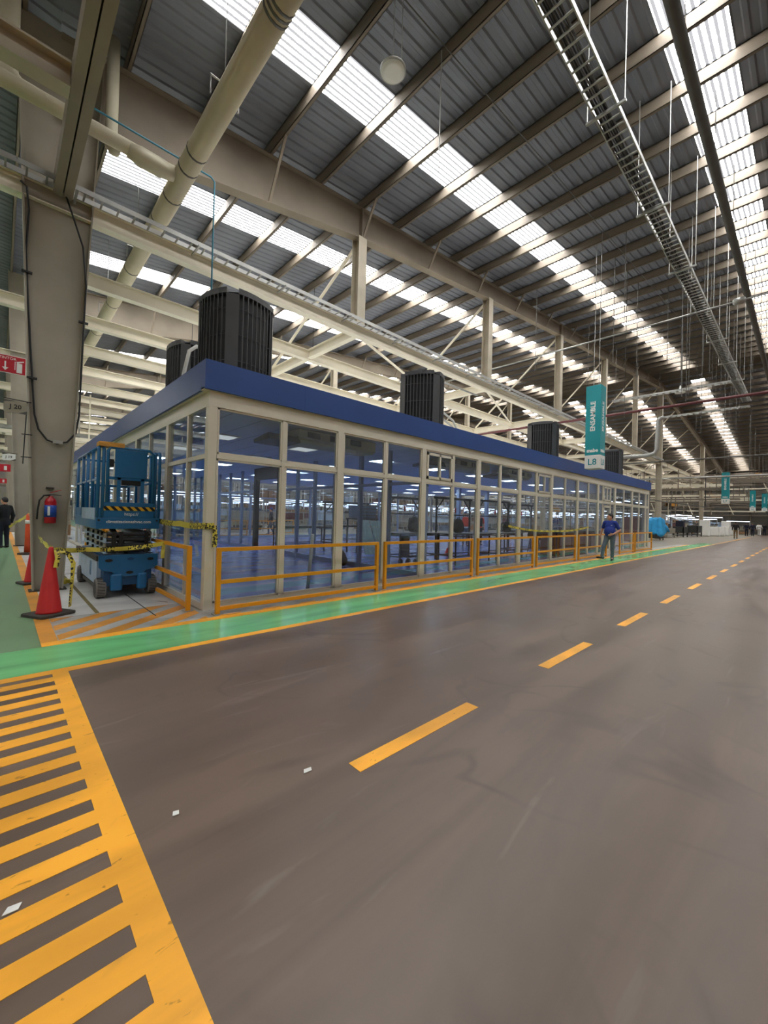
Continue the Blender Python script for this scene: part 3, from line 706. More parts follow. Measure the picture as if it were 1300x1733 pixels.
# ceiling hung air conditioners
def fancoil(x0, x1, label):
    y0 = 6.95; t = thing('air_conditioner', label, 'air conditioner', ((x0+x1)/2, y0+.3, 2.92))
    MB().prism([(y0, 2.95), (y0+.1, 2.9), (y0+.62, 2.92), (y0+.68, 3.0), (y0+.68, 3.17), (y0, 3.17)], x0+.5, x1, axis=0).build('casing', M_pipe, t, bevel=.01)
    MB().prism([(y0-.03, 2.88), (y0+.6, 2.86), (y0+.62, 2.93), (y0+.02, 3.0)], x0-.15, x0+.52, axis=0).build('louver_flap', M_dgal, t)
    b = MB()
    for k in range(3): b.box(x0+.7+k*.55, x0+1.0+k*.55, y0-.012, y0, 3.02, 3.14)
    b.build('vent_grille', M_dgal, t); MB().box(x1-.9, x1-.6, y0-.03, y0+.1, 2.84, 2.92).build('control_box', M_wht, t)
    MB().path([(x0+.4, y0-.02, 3.02), (x0+1, y0-.04, 2.98), (x1-.8, y0-.03, 2.96), (x1-.7, y0-.02, 2.92)], .018, 6).build('drain_hose', M_wcl, t, True)
fancoil(3.75, 6.3, 'long beige air conditioner hung inside the two corner windows')
fancoil(8.4, 11.2, 'long beige air conditioner hung inside behind the sliding window')
fancoil(11.9, 13.9, 'beige air conditioner hung inside, third from the near corner')

# ------------------------------------------------------------------ condensers on the enclosure roof
def condenser(x, y, rz, label, group, wd=.92, ht=1.42, z=3.6):
    t = thing('condenser_unit', label, 'air conditioner', (0, 0, 0), group)
    h = wd/2; c = .13; n = 5
    def ring(e, cc, bow):
        P = []
        for q in range(4):
            a = q*PI/2; ca, sa = math.cos(a), math.sin(a)
            for i in range(n+1):
                u = -1+2*i/n; px, py = u*(e-cc), e+bow*(1-u*u); P.append((px*ca-py*sa, px*sa+py*ca))
        return P[::-1]
    body = MB(); r0 = ring(h-.05, c, .055); body.prism(r0, .12, ht-.1, axis=2); body.build('coil_core', M_condf, t)
    MB().prism(ring(h, c, .065), .0, .13, axis=2).build('base_pan', M_cond, t)
    capb = MB(); R0 = ring(h, c, .065); R1 = ring(h-.09, c, .055); k = len(R0)
    o = len(capb.v); capb.v += [(p[0], p[1], ht-.12) for p in R0]+[(p[0], p[1], ht-.03) for p in R0]+[(p[0], p[1], ht) for p in R1]
    for lv in (0, 1):
        for i in range(k): j = (i+1) % k; capb.f.append((o+lv*k+i, o+lv*k+j, o+lv*k+k+j, o+lv*k+k+i))
    capb.f.append(tuple(o+2*k+i for i in range(k))); capb.f.append(tuple(o+i for i in range(k-1, -1, -1)))
    capb.build('top_cap', M_cond, t)
    fan = MB()
    for rr in (.1, .18, .26, .34): fan.path([(rr*math.cos(a*PI/12), rr*math.sin(a*PI/12), ht+.015) for a in range(25)], .006, 5)
    for a in range(8): fan.tube((0, 0, ht+.015), (.36*math.cos(a*PI/4), .36*math.sin(a*PI/4), ht+.015), .006, 5)
    fan.build('fan_guard', M_dark, t)
    for q in range(4):                          # wide corner panels
        a = q*PI/2+PI/4; ca, sa = math.cos(a), math.sin(a); d = (h-c/2)*math.sqrt(2)*.985
        MB().hexa([(d*ca-sg*.1*sa-dd*ca, d*sa+sg*.1*ca-dd*sa, zz) for zz in (.12, ht-.12) for sg, dd in ((-1, .03), (1, .03), (1, 0), (-1, 0))]).build('corner_panel', M_cond, t)
    for q in range(4):
        a = q*PI/2; ca, sa = math.cos(a), math.sin(a); b = MB()
        for i in range(1, 9):
            u = -1+2*i/9; px, py = u*(h-c), h-.008+.06*(1-u*u)
            X_, Y_ = px*ca-py*sa, px*sa+py*ca
            b.path([(X_, Y_, .12), (X_, Y_, ht-.11)], .012, 5)
        for i in range(3):
            zz = .35+i*(ht-.7)/2
            pts = [((u*(h-c))*ca-(h-.03+.06*(1-u*u))*sa, (u*(h-c))*sa+(h-.03+.06*(1-u*u))*ca, zz) for u in (-1, -.5, 0, .5, 1)]
            b.path(pts, .006, 4)
        b.build('louver_grille', M_cond, t)
    MB().path([(h-.02, .2, .3), (h+.1, .22, .25), (h+.25, .25, .05), (h+.3, .3, .02)], .022, 8).build('refrigerant_line', M_wcl, t, True)
    t.location = (x, y, z); t.rotation_euler = (0, 0, rz); return t
R_ = 'condensers on the enclosure roof'
c0 = condenser(2.95, 6.98, .26, 'large charcoal condenser on the near blue corner', R_, 1.0, 1.55)
dup(c0, (7.92, 6.98, 3.6), .55, 'charcoal condenser second from the near corner, above the sliding window', R_)
dup(c0, (14.95, 7.0, 3.6), .35, 'charcoal condenser left of the teal L8 sign', R_)
dup(c0, (22.8, 7.05, 3.6), .3, 'charcoal condenser just right of the teal L8 sign', R_)
dup(c0, (3.05, 9.25, 3.45), .1, 'dark condenser half hidden behind the near corner condenser', R_)
t = thing('insulated_pipe', 'white insulated line looping over the fascia beside the second condenser', 'pipe', (9.5, 7.2, 3.6))
MB().path([(8.5, 7.2, 4.55), (9.0, 7.2, 4.5), (9.5, 7.15, 4.3), (9.75, 7.1, 3.9), (9.75, 7.1, 3.61)], .03, 8).path([(8.5, 7.3, 4.45), (9.0, 7.3, 4.4), (9.6, 7.25, 4.15), (9.85, 7.2, 3.9), (9.85, 7.2, 3.61)], .03, 8).build('line', M_wcl, t, True)
t = thing('insulated_pipe', 'white insulated line curling down behind the near condenser, right side', 'pipe', (3.75, 7.2, 3.6))
MB().path([(3.5, 7.1, 4.35), (3.56, 7.12, 4.3), (3.58, 7.15, 3.61)], .035, 8).path([(3.55, 7.0, 4.05), (3.8, 7.05, 4.0), (4.0, 7.1, 3.85), (4.05, 7.1, 3.61)], .025, 8).build('line', M_wcl, t, True)
t = thing('insulated_pipe', 'white insulated line rising by the half hidden dark condenser', 'pipe', (2.6, 8.7, 3.6))
MB().path([(2.45, 8.3, 3.61), (2.5, 8.32, 4.1), (2.6, 8.35, 4.6), (2.75, 8.4, 4.75), (3.0, 8.5, 4.75)], .035, 8).build('line', M_wcl, t, True)

# ------------------------------------------------------------------ orange guard rails
def rail(p, q, label, group):
    p, q = Vector(p), Vector(q); t = thing('guard_rail', label, 'railing', (p+q)/2, group); d = (q-p).normalized()
    for e in (p+d*.03, q-d*.03):
        MB().bar(e, e+Vector((0, 0, .968)), .06, .06, up=d).build('post', M_oran, t, bevel=.004)
        MB().bar(e+Vector((0, 0, .0)), e+Vector((0, 0, .012)), .13, .13, up=d).build('base_plate', M_galv, t)
    a, c = p+d*.06, q-d*.06
    for nm, z in (('top_rail', .938), ('middle_rail', .466), ('bottom_rail', .082)):
        MB().bar(a+Vector((0, 0, z)), c+Vector((0, 0, z)), .05, .056).build(nm, M_oran, t, bevel=.004)
    return t
RS = [(2.29, 5.47), (5.635, 8.755), (8.97, 12.07), (12.27, 15.38), (15.66, 18.7), (20.45, 22.58), (22.83, 25.93)]
for i, (a, c) in enumerate(RS):
    extra = ['nearest the camera', 'second from the near corner', 'third from the near corner', 'fourth from the near corner', 'just left of the walking man', 'just right of the walking man', 'farthest along the front'][i]
    rail((a, 5.88, 0), (c, 5.88, 0), 'orange guard rail along the glass front, '+extra, 'orange guard rails')
rail((2.06, 6.3, 0), (2.06, 9.45, 0), 'orange guard rail right of the scissor lift, along the side wall', 'orange guard rails')
rail((2.06, 9.7, 0), (2.06, 12.8, 0), 'orange guard rail behind the scissor lift, along the side wall', 'orange guard rails')
rail((2.06, 13.1, 0), (2.06, 16.2, 0), 'orange guard rail farthest back along the side wall', 'orange guard rails')

# ------------------------------------------------------------------ scissor lift
def lift():
    X0, Y0 = 1.17, 7.95
    t = thing('scissor_lift', 'blue scissor lift lowered, parked beside the enclosure wall', 'lift', (X0+.45, Y0+1.25, 0))
    def B(name, m, *bs, bevel=0, label=None, par=None):
        b = MB()
        for x0, x1, y0, y1, z0, z1 in bs: b.box(X0+x0, X0+x1, Y0+y0, Y0+y1, z0, z1)
        return b.build(name, m, par or t, bevel=bevel, label=label)
    fp = [(.02, .72), (.02, .52), (.08, .46), (.2, .44), (.28, .37), (.34, .35), (.57, .35), (.63, .37), (.71, .44), (.82, .46), (.89, .52), (.89, .72)]
    e = MB().prism([(X0+a, z) for a, z in fp], Y0+.0, Y0+.04); pl = e.build('front_plate', M_lift, t, bevel=.006)
    for cx, cz, rx in ((.16, .63, .055), (.47, .645, .05), (.77, .63, .05), (.46, .415, .055)):
        b = MB(); b.prism([(X0+cx+rx*math.cos(a*PI/8), cz+.026*math.sin(a*PI/8)) for a in range(16)], Y0-.003, Y0+.001); b.build('slot', M_black if cx != .47 else M_liftd, pl)
    B('chassis', M_liftd, (.1, .8, .04, 2.5, .2, .7))
    B('side_tray', M_lpan, (.04, .1, .3, 2.4, .2, .62), label='pale side cover'); B('side_tray', M_lpan, (.8, .86, .3, 2.4, .2, .62))
    B('door_strip', M_lift, (.034, .042, .85, 1.0, .3, .55)); B('bumper', M_rub, (.0, .06, .1, 2.5, .62, .7), (.84, .9, .1, 2.5, .62, .7))
    B('pothole_guard', M_dgal, (.06, .1, .45, 2.0, .1, .16), (.8, .84, .45, 2.0, .1, .16))
    B('axle_bracket', M_lift, (.19, .36, -.02, .12, .12, .4), bevel=.03); B('axle_bracket', M_lift, (.58, .72, -.02, .12, .12, .4), bevel=.03)
    for x in (.0, .75):
        for y in (.16, 2.15):
            wl = MB().lathe([(.1, 0), (.15, .0), (.165, .02), (.165, .12), (.15, .14), (.1, .14)], (X0+x, Y0+y, .165), 28, 0).build('wheel', M_tyre, t)
            MB().lathe([(.02, -.004), (.105, -.004), (.105, .144), (.02, .144)], (X0+x, Y0+y, .165), 20, 0).build('rim', M_black, wl)
            tr = MB()
            for k in range(20):
                a = k*PI/10; tr.bar((X0+x+.02, Y0+y+.166*math.cos(a), .165+.166*math.sin(a)), (X0+x+.12, Y0+y+.166*math.cos(a+.16), .165+.166*math.sin(a+.16)), .02, .006)
            tr.build('tread', M_rub, wl)
    for k, z in enumerate((.79, .88, .97, 1.06)):   # folded scissor stack
        for s, x in ((0, .1), (1, .74)):
            MB().bar((X0+x+.03, Y0+.1, z-.02), (X0+x+.03, Y0+2.3, z+.05), .05, .075).build('scissor_arm', M_lpan if k % 2 == 0 else M_crate, t)
            p_ = MB()
            for yy_ in (.25, .6, 1.1, 1.7): p_.lathe([(.03, 0), (.03, .03)], (X0+x-.03 if s == 0 else X0+x+.06, Y0+yy_, z+.01), 10, 0)
            p_.build('pivot_pin', M_black, t)
        MB().path([(X0+.13, Y0+.09, z), (X0+.77, Y0+.09, z)], .038, 10).build('cross_tube', M_dark, t)
        for xx in (.2, .3, .68): MB().box(X0+xx, X0+xx+.06, Y0+.04, Y0+.1, z-.045, z+.045).build('lug', M_black, t)
    MB().path([(X0+.46, Y0+.3, .76), (X0+.46, Y0+1.6, 1.08)], .05, 12).build('hydraulic_ram', M_dark, t)
    B('deck', M_lift, (-.02, .92, .1, 2.6, 1.15, 1.34), bevel=.01)
    B('toe_board', M_lift, (.06, .86, .1, .14, 1.34, 1.6), (-.02, .04, .1, 2.6, 1.34, 1.5), (.88, .92, .1, 2.6, 1.34, 1.5), bevel=.006)
    hz = MB().box(X0+.08, X0+.84, Y0+.094, Y0+.1, 1.46, 1.53).build('hazard_strip', M_haz, t, label='yellow and black striped strip')
    text('lettering', 'https://', .075, (X0+.48, Y0+.096, 1.40), 'y', M_wht, t); text('lettering', 'climatizacioneshvac.com', .068, (X0+.45, Y0+.096, 1.27), 'y', M_wht, t, bold=.001)
    B('bolt_head', M_black, (.0, .03, .085, .1, 1.28, 1.31)); B('bolt_head', M_black, (.86, .89, .085, .1, 1.28, 1.31))
    for x in (-.02, .05, .82, .89):                 # doubled folding posts at the front corners
        MB().path([(X0+x+.015, Y0+.12, 1.34), (X0+x+.015, Y0+.12, 2.46), (X0+x+.015, Y0+.14, 2.5)], .026, 8).build('rail_post', M_lift, t, True)
    MB().path([(X0+.12, Y0+.11, 1.6), (X0+.12, Y0+.11, 2.46), (X0+.16, Y0+.11, 2.52), (X0+.74, Y0+.11, 2.52), (X0+.8, Y0+.11, 2.46), (X0+.8, Y0+.11, 1.6)], .026, 8).build('front_rail', M_lift, t, True)
    B('control_panel', M_lift, (.22, .7, .09, .13, 2.02, 2.5), bevel=.008)
    B('panel_post', M_lift, (.26, .31, .1, .14, 1.6, 2.02), (.61, .66, .1, .14, 1.6, 2.02)); B('cross_bar', M_lift, (.12, .8, .1, .13, 1.98, 2.03))
    B('manual_box', M_black, (.33, .61, .12, .2, 1.9, 2.0)); B('control_station', M_black, (.15, .21, .12, .25, 2.2, 2.32))
    for s in (0, 1):
        x = X0 if s == 0 else X0+.9
        for y in (.7, 1.25, 1.8, 2.5): MB().path([(x, Y0+y, 1.34), (x, Y0+y, 2.5)], .026, 8).build('rail_post', M_lift, t, True)
        MB().path([(x, Y0+.14, 2.5), (x, Y0+2.52, 2.5)], .026, 8).build('side_top_rail', M_lift, t, True)
        MB().path([(x, Y0+.14, 1.98), (x, Y0+2.52, 1.98)], .02, 8).build('side_mid_rail', M_lpan if s == 0 else M_lift, t, True)
        MB().path([(x, Y0+1.25, 1.98), (x, Y0+1.4, 1.95), (x, Y0+1.42, 1.5)], .022, 8).build('gate_hoop', M_lift, t, True)
    MB().path([(X0, Y0+2.52, 2.5), (X0+.9, Y0+2.52, 2.5)], .022, 8).build('rear_rail', M_lift, t, True)
    MB().path([(X0, Y0+2.52, 1.98), (X0+.9, Y0+2.52, 1.98)], .022, 8).build('rear_rail', M_lift, t, True)
    B('storage_side', M_lpan, (-.03, -.02, .2, 1.6, 1.3, 1.5)); B('vertical_slats', M_lift, (.4, .44, 2.5, 2.53, 1.4, 2.0), (.52, .56, 2.5, 2.53, 1.4, 2.0), (.28, .32, 2.5, 2.53, 1.4, 2.0))
lift()
tag(MB().box(1.16, 1.52, 8.03, 8.3, 2.524, 2.6).build('timber_block', M_wood, bevel=.006), 'yellow timber block lying on the top rail of the scissor lift', 'block')

# ------------------------------------------------------------------ things around the column
def cone(x, y, h, label, rz=0.3, m=None):
    t = thing('traffic_cone', label, 'cone', (0, 0, 0)); m = m or M_cone; s = h*.24
    MB().prism([(a*s, b_*s) for a, b_ in ((-1, -.85), (-.85, -1), (.85, -1), (1, -.85), (1, .85), (.85, 1), (-.85, 1), (-1, .85))], 0.002, .04, axis=2).build('base', M_rub, t, bevel=.008)
    MB().lathe([(h*.158, .04), (h*.15, .06), (h*.03, h-.02), (h*.022, h), (h*.012, h)], (0, 0, 0), 28).build('cone_body', m, t, True)
    t.location = (x, y, 0); t.rotation_euler = (0, 0, rz); return t
cone(.53, 7.22, .94, 'big red traffic cone in front of the wide column', .5)
cone(.5, 10.35, .85, 'red traffic cone mostly hidden behind the wide column')
t = thing('channelizer_post', 'orange warning post on a black disc near the second column', 'post', (.66, 16.6, 0))
MB().lathe([(.24, .002), (.24, .05), (.1, .07)], (.66, 16.6, 0), 20).build('base', M_rub, t); MB().lathe([(.085, .07), (.075, .8), (.06, 1.22), (.03, 1.26)], (.66, 16.6, 0), 16).build('post_body', M_ocone, t, True)
MB().lathe([(.083, .95), (.081, 1.06)], (.66, 16.6, 0), 16).build('reflective_band', M_wht, t, True)
t = thing('fire_extinguisher', 'red fire extinguisher hung on the wide grey column', 'extinguisher', (.655, 9.27, 1.2))
MB().lathe([(.02, 1.2), (.075, 1.2), (.085, 1.215), (.085, 1.58), (.07, 1.63), (.035, 1.66), (.03, 1.69)], (.655, 9.28, 0), 24).build('cylinder', M_red, t, True)
MB().lathe([(.0865, 1.31), (.0865, 1.52)], (.655, 9.28, 0), 24).build('label_sleeve', M_label, t, True); MB().box(.61, .645, 9.19, 9.196, 1.34, 1.5).build('label_text_block', M_wht, t)
MB().box(.635, .675, 9.25, 9.3, 1.68, 1.73).build('valve', M_galv, t); MB().bar((.64, 9.26, 1.74), (.8, 9.24, 1.8), .022, .012).build('handle', M_red, t); MB().bar((.64, 9.26, 1.71), (.8, 9.24, 1.7), .022, .012).build('lever', M_black, t)
MB().path([(.645, 9.26, 1.7), (.56, 9.25, 1.69), (.5, 9.24, 1.6), (.48, 9.24, 1.42), (.475, 9.24, 1.27)], .014, 8).build('hose', M_black, t, True); MB().box(.59, .7, 9.33, 9.39, 1.82, 1.84).build('wall_bracket', M_dark, t)
t = thing('extinguisher_sign', 'red and white extinguisher sign flagged off the left side of the wide column', 'sign', (.05, 9.25, 3.7))
MB().box(-.2, .27, 9.24, 9.25, 3.71, 4.01).build('panel', M_wht, t); MB().box(-.19, .26, 9.236, 9.24, 3.72, 4.0).build('red_face', M_sred, t)
text('lettering', 'EXTINTOR', .06, (.0, 9.234, 3.955), 'y', M_wht, t); MB().box(-.0, .02, 9.232, 9.236, 3.8, 3.9).prism([(-.03, 3.8), (.05, 3.8), (.01, 3.75)], 9.232, 9.236).build('arrow', M_wht, t)
MB().box(.15, .22, 9.232, 9.236, 3.74, 3.9).prism([(.14, 3.92), (.24, 3.95), (.24, 3.93), (.16, 3.9)], 9.232, 9.236).box(.125, .135, 9.232, 9.236, 3.78, 3.92).build('pictogram', M_wht, t); MB().box(.2, .26, 9.26, 9.28, 3.85, 3.87).build('bracket', M_galv, t)
def bay_sign(x, y, z, s, label, inner, pm=None):
    t = thing('bay_sign', label, 'sign', (x, y, z)); wd, h = .3*s, .2*s
    MB().prism([(x-wd/2, z), (x+wd/2, z-.02), (x+wd/2, z+h-.02), (x-wd/2, z+h)], y, y+.01).build('panel', pm or M_crate, t)
    text('lettering', inner, .1*s, (x, y-.002, z+h*.45), 'y', M_dark, t, bold=.002)
    MB().prism([(x-wd/2, z+h), (x-wd*.0, z+h-.01), (x-wd/2, z+h*.8)], y-.004, y-.001).prism([(x+wd/2, z-.02), (x+wd*.1, z-.015), (x+wd/2, z+h*.2)], y-.004, y-.001).build('corner_print', M_dgal, t)
    MB().tube((x-wd/2, y, z+h+.02), (x+wd/2+.05, y, z+h+.0), .008, 6).build('hanger_bar', M_dark, t); return t
bay_sign(.155, 9.28, 3.08, 1.0, 'grey bay sign reading J 20 beside the wide column', 'J 20')
bay_sign(.2, 20.05, 3.15, 1.2, 'small white bay sign reading J 19 on the second column', 'J 19', M_wht)
for k, (y, z, l) in enumerate([(20.05, 2.72, 'small red sign below the J 19 bay sign'), (30.9, 2.72, 'tiny red sign on the third column')]):
    t = thing('extinguisher_sign', l, 'sign', (.1, y, z)); MB().box(-.12, .26, y, y+.01, z, z+.26).build('panel', M_sred, t); MB().box(.08, .16, y-.004, y, z+.05, z+.2).build('pictogram', M_wht, t)
# cables looping down the wide column face
t = thing('power_cable', 'black cable looping down the face of the wide column', 'cable', (.6, 9.36, 2.7))
MB().path([(.12, 9.26, 7.0), (.2, 9.26, 6.95), (.24, 9.32, 6.6), (.22, 9.34, 5.9), (.27, 9.34, 5.0), (.33, 9.34, 4.1), (.4, 9.34, 3.1), (.46, 9.34, 2.85), (.58, 9.34, 2.68), (.72, 9.33, 2.63), (.86, 9.34, 2.68), (.98, 9.32, 2.85), (1.02, 9.3, 3.2), (1.04, 9.28, 4.5), (1.06, 9.28, 5.6), (1.0, 9.3, 6.3), (.82, 9.3, 6.85), (.72, 9.2, 7.05)], .015, 8).build('cable_run', M_cable, t, True)
MB().box(.66, .8, 9.31, 9.35, 2.63, 2.69).build('cable_tie', M_galv, t)
for z, x in ((5.5, .25), (3.7, .36), (4.9, 1.05)): MB().box(x-.08, x+.06, 9.27, 9.33, z, z+.03).build('clip', M_dark, t)
t = thing('hanging_rod', 'thin dark rod hanging below the J 20 bay sign beside the wide column', 'rod', (.3, 9.3, 2.2))
MB().tube((.3, 9.3, 3.28), (.27, 9.3, 2.22), .009, 6).build('rod', M_dark, t); MB().box(.24, .38, 9.29, 9.31, 2.33, 2.345).box(.24, .38, 9.29, 9.31, 2.72, 2.735).build('cross_clip', M_dark, t)

# caution tape
def tape(label, pts, wd=.07, up=(0, 0, 1), tw=.25, ends=()):
    t = thing('caution_tape', label, 'tape', pts[0]); P = []
    for a, c in zip(pts, pts[1:]):
        a, c = Vector(a), Vector(c); n = max(3, int((c-a).length/.12))
        for i in range(n): u = i/n; P.append(a.lerp(c, u)-Vector((0, 0, .05*(c-a).length*4*u*(1-u)*.35)))
    P.append(Vector(pts[-1])); MB().ribbon(P, wd, .003, up, tw).build('ribbon', M_tape, t)
    for e in ends: MB().ribbon([Vector(p) for p in e], wd*.8, .003, (1, .4, 0), .6).build('loose_end', M_tape, t)
tape('yellow caution tape strung across the front of the scissor lift', [(.5, 9.2, .98), (.57, 7.2, .9), (1.0, 7.8, .84), (1.6, 7.9, .83), (2.03, 7.5, .93)], ends=[[(.58, 7.16, .9), (.6, 7.13, .8), (.58, 7.12, .66)], [(.62, 7.2, .88), (.72, 7.22, .84), (.78, 7.2, .7), (.77, 7.2, .4), (.76, 7.24, .08)], [(2.03, 7.5, .93), (2.01, 7.48, .8), (2.0, 7.46, .68)]])
tape('yellow caution tape tied to the corner post of the enclosure', [(2.1, 8.25, 1.3), (2.18, 7.2, 1.27), (2.22, 6.2, 1.27), (2.36, 6.19, 1.27)], .09, tw=.05, ends=[[(2.36, 6.18, 1.28), (2.37, 6.17, 1.1), (2.36, 6.16, .95)]])
tape('yellow caution tape stretched across the front glass near the walking man', [(11.0, 6.15, 1.28), (14.1, 6.15, 1.1), (17.4, 6.15, 1.24)], .06, tw=.1)
tape('yellow caution tape running from the orange post to the second column', [(.66, 16.5, 1.25), (.4, 18, .95), (.2, 19.9, .7)], .09)
# crumpled heap of tape by the lift wheel
P = []; 
for i in range(60): P.append((.86+.16*math.sin(i*.9)+.05*math.sin(i*2.3), 9.9+.14*math.cos(i*1.1), .03+.06*abs(math.sin(i*.7))))
tag(MB().ribbon(P, .05, .003, (0, 0, 1), 1).build('caution_tape', M_tape), 'crumpled heap of caution tape on the white floor left of the lift', 'tape')
for (x, y, l, sx) in ((1.333, 1.989, 'white paper scrap on the brown floor left of the nearest dash', .032), (.665, 2.13, 'small white scrap on the brown floor beside the crosswalk', .018), (.07, 2.015, 'white scrap lying on the crosswalk at the left edge', .028)):
    tag(MB().prism([(x-sx, y-.014), (x+sx*.6, y-.018), (x+sx, y+.009), (x-sx*.4, y+.016)], .005, .008, axis=2).build('paper_scrap', M_litter), l, 'paper')
# ================================================================== PEOPLE
def surfnet(F, org, h):
    ins = F < 0; nx, ny, nz = F.shape
    cnt = np.zeros((nx-1, ny-1, nz-1), np.int8)
    for a in (0, 1):
        for b in (0, 1):
            for c in (0, 1): cnt += ins[a:nx-1+a, b:ny-1+b, c:nz-1+c]
    act = (cnt > 0) & (cnt < 8); I, J, K = np.nonzero(act)
    idx = -np.ones(act.shape, np.int64); idx[I, J, K] = np.arange(len(I))
    pos = np.zeros((len(I), 3)); num = np.zeros(len(I))
    cs = [(a, b, c) for a in (0, 1) for b in (0, 1) for c in (0, 1)]
    for p in cs:
        for ax in range(3):
            if p[ax]: continue
            q = list(p); q[ax] = 1
            f0 = F[I+p[0], J+p[1], K+p[2]]; f1 = F[I+q[0], J+q[1], K+q[2]]
            m = (f0 < 0) != (f1 < 0); t = np.where(m, f0/np.where(m, f0-f1, 1), 0)
            for d in range(3): pos[:, d] += np.where(m, p[d]+(t if d == ax else 0), 0)
            num += m
    V = (pos/num[:, None]+np.stack([I, J, K], 1))*h+np.array(org)
    faces = []
    for ax in range(3):
        sl0 = [slice(None)]*3; sl1 = [slice(None)]*3; sl0[ax] = slice(0, -1); sl1[ax] = slice(1, None)
        a = ins[tuple(sl0)]; b = ins[tuple(sl1)]
        o1, o2 = [(1, 2), (2, 0), (0, 1)][ax]
        X = np.stack(np.nonzero(a != b), 1)
        ok = (X[:, o1] > 0) & (X[:, o2] > 0) & (X[:, o1] < F.shape[o1]-1) & (X[:, o2] < F.shape[o2]-1); X = X[ok]
        fl = a[X[:, 0], X[:, 1], X[:, 2]]
        def cell(d1, d2):
            Y = X.copy(); Y[:, o1] += d1; Y[:, o2] += d2; return idx[Y[:, 0], Y[:, 1], Y[:, 2]]
        q = np.stack([cell(-1, -1), cell(0, -1), cell(0, 0), cell(-1, 0)], 1)
        q = np.where(fl[:, None], q, q[:, ::-1]); faces.append(q)
    return V, np.concatenate(faces)
class SDF:
    def __init__(s, h, k=.02): s.h = h; s.k = k; s.pr = []
    def cap(s, a, b, ra, rb=None): s.pr.append(('c', np.array(a, float), np.array(b, float), ra, ra if rb is None else rb)); return s
    def ell(s, c, r, M=None): s.pr.append(('e', np.array(c, float), np.array(r, float), M, 0)); return s
    def mesh(s, cuts=()):
        h = s.h; lo = np.full(3, 9.); hi = np.full(3, -9.); bb = []
        for p in s.pr:
            if p[0] == 'c': l = np.minimum(p[1]-p[3], p[2]-p[4]); u = np.maximum(p[1]+p[3], p[2]+p[4])
            else: m = p[2].max(); l = p[1]-m; u = p[1]+m
            bb.append((l, u)); lo = np.minimum(lo, l); hi = np.maximum(hi, u)
        lo -= 3*h; hi += 3*h; N = np.ceil((hi-lo)/h).astype(int)+1
        F = np.full(N, .2)
        ax = [lo[d]+h*np.arange(N[d]) for d in range(3)]
        for p, (l, u) in zip(s.pr, bb):
            g = .06; i0 = np.maximum(0, ((l-g-lo)/h).astype(int)); i1 = np.minimum(N, ((u+g-lo)/h).astype(int)+2)
            S = tuple(slice(a, b) for a, b in zip(i0, i1))
            P = np.stack(np.meshgrid(*[ax[d][S[d]] for d in range(3)], indexing='ij'), -1)
            if p[0] == 'c':
                ba = p[2]-p[1]; t = np.clip(((P-p[1])@ba)/max(1e-9, ba@ba), 0, 1)
                D = np.linalg.norm(P-p[1]-t[..., None]*ba, axis=-1)-(p[3]+(p[4]-p[3])*t)
            else:
                q = P-p[1]
                if p[3] is not None: q = q@p[3]
                k0 = np.linalg.norm(q/p[2], axis=-1); k1 = np.linalg.norm(q/p[2]**2, axis=-1)+1e-9; D = k0*(k0-1)/k1
            k = s.k; f = F[S]; hh = np.clip(.5+.5*(f-D)/k, 0, 1); F[S] = f+(D-f)*hh-k*hh*(1-hh)
        if cuts:
            P = np.stack(np.meshgrid(*ax, indexing='ij'), -1)
            for c, n in cuts: F = np.maximum(F, (P-np.array(c))@np.array(n, float))
        return surfnet(F, lo, h)
def yawm(a): return np.array([[math.cos(a), -math.sin(a), 0], [math.sin(a), math.cos(a), 0], [0, 0, 1]])
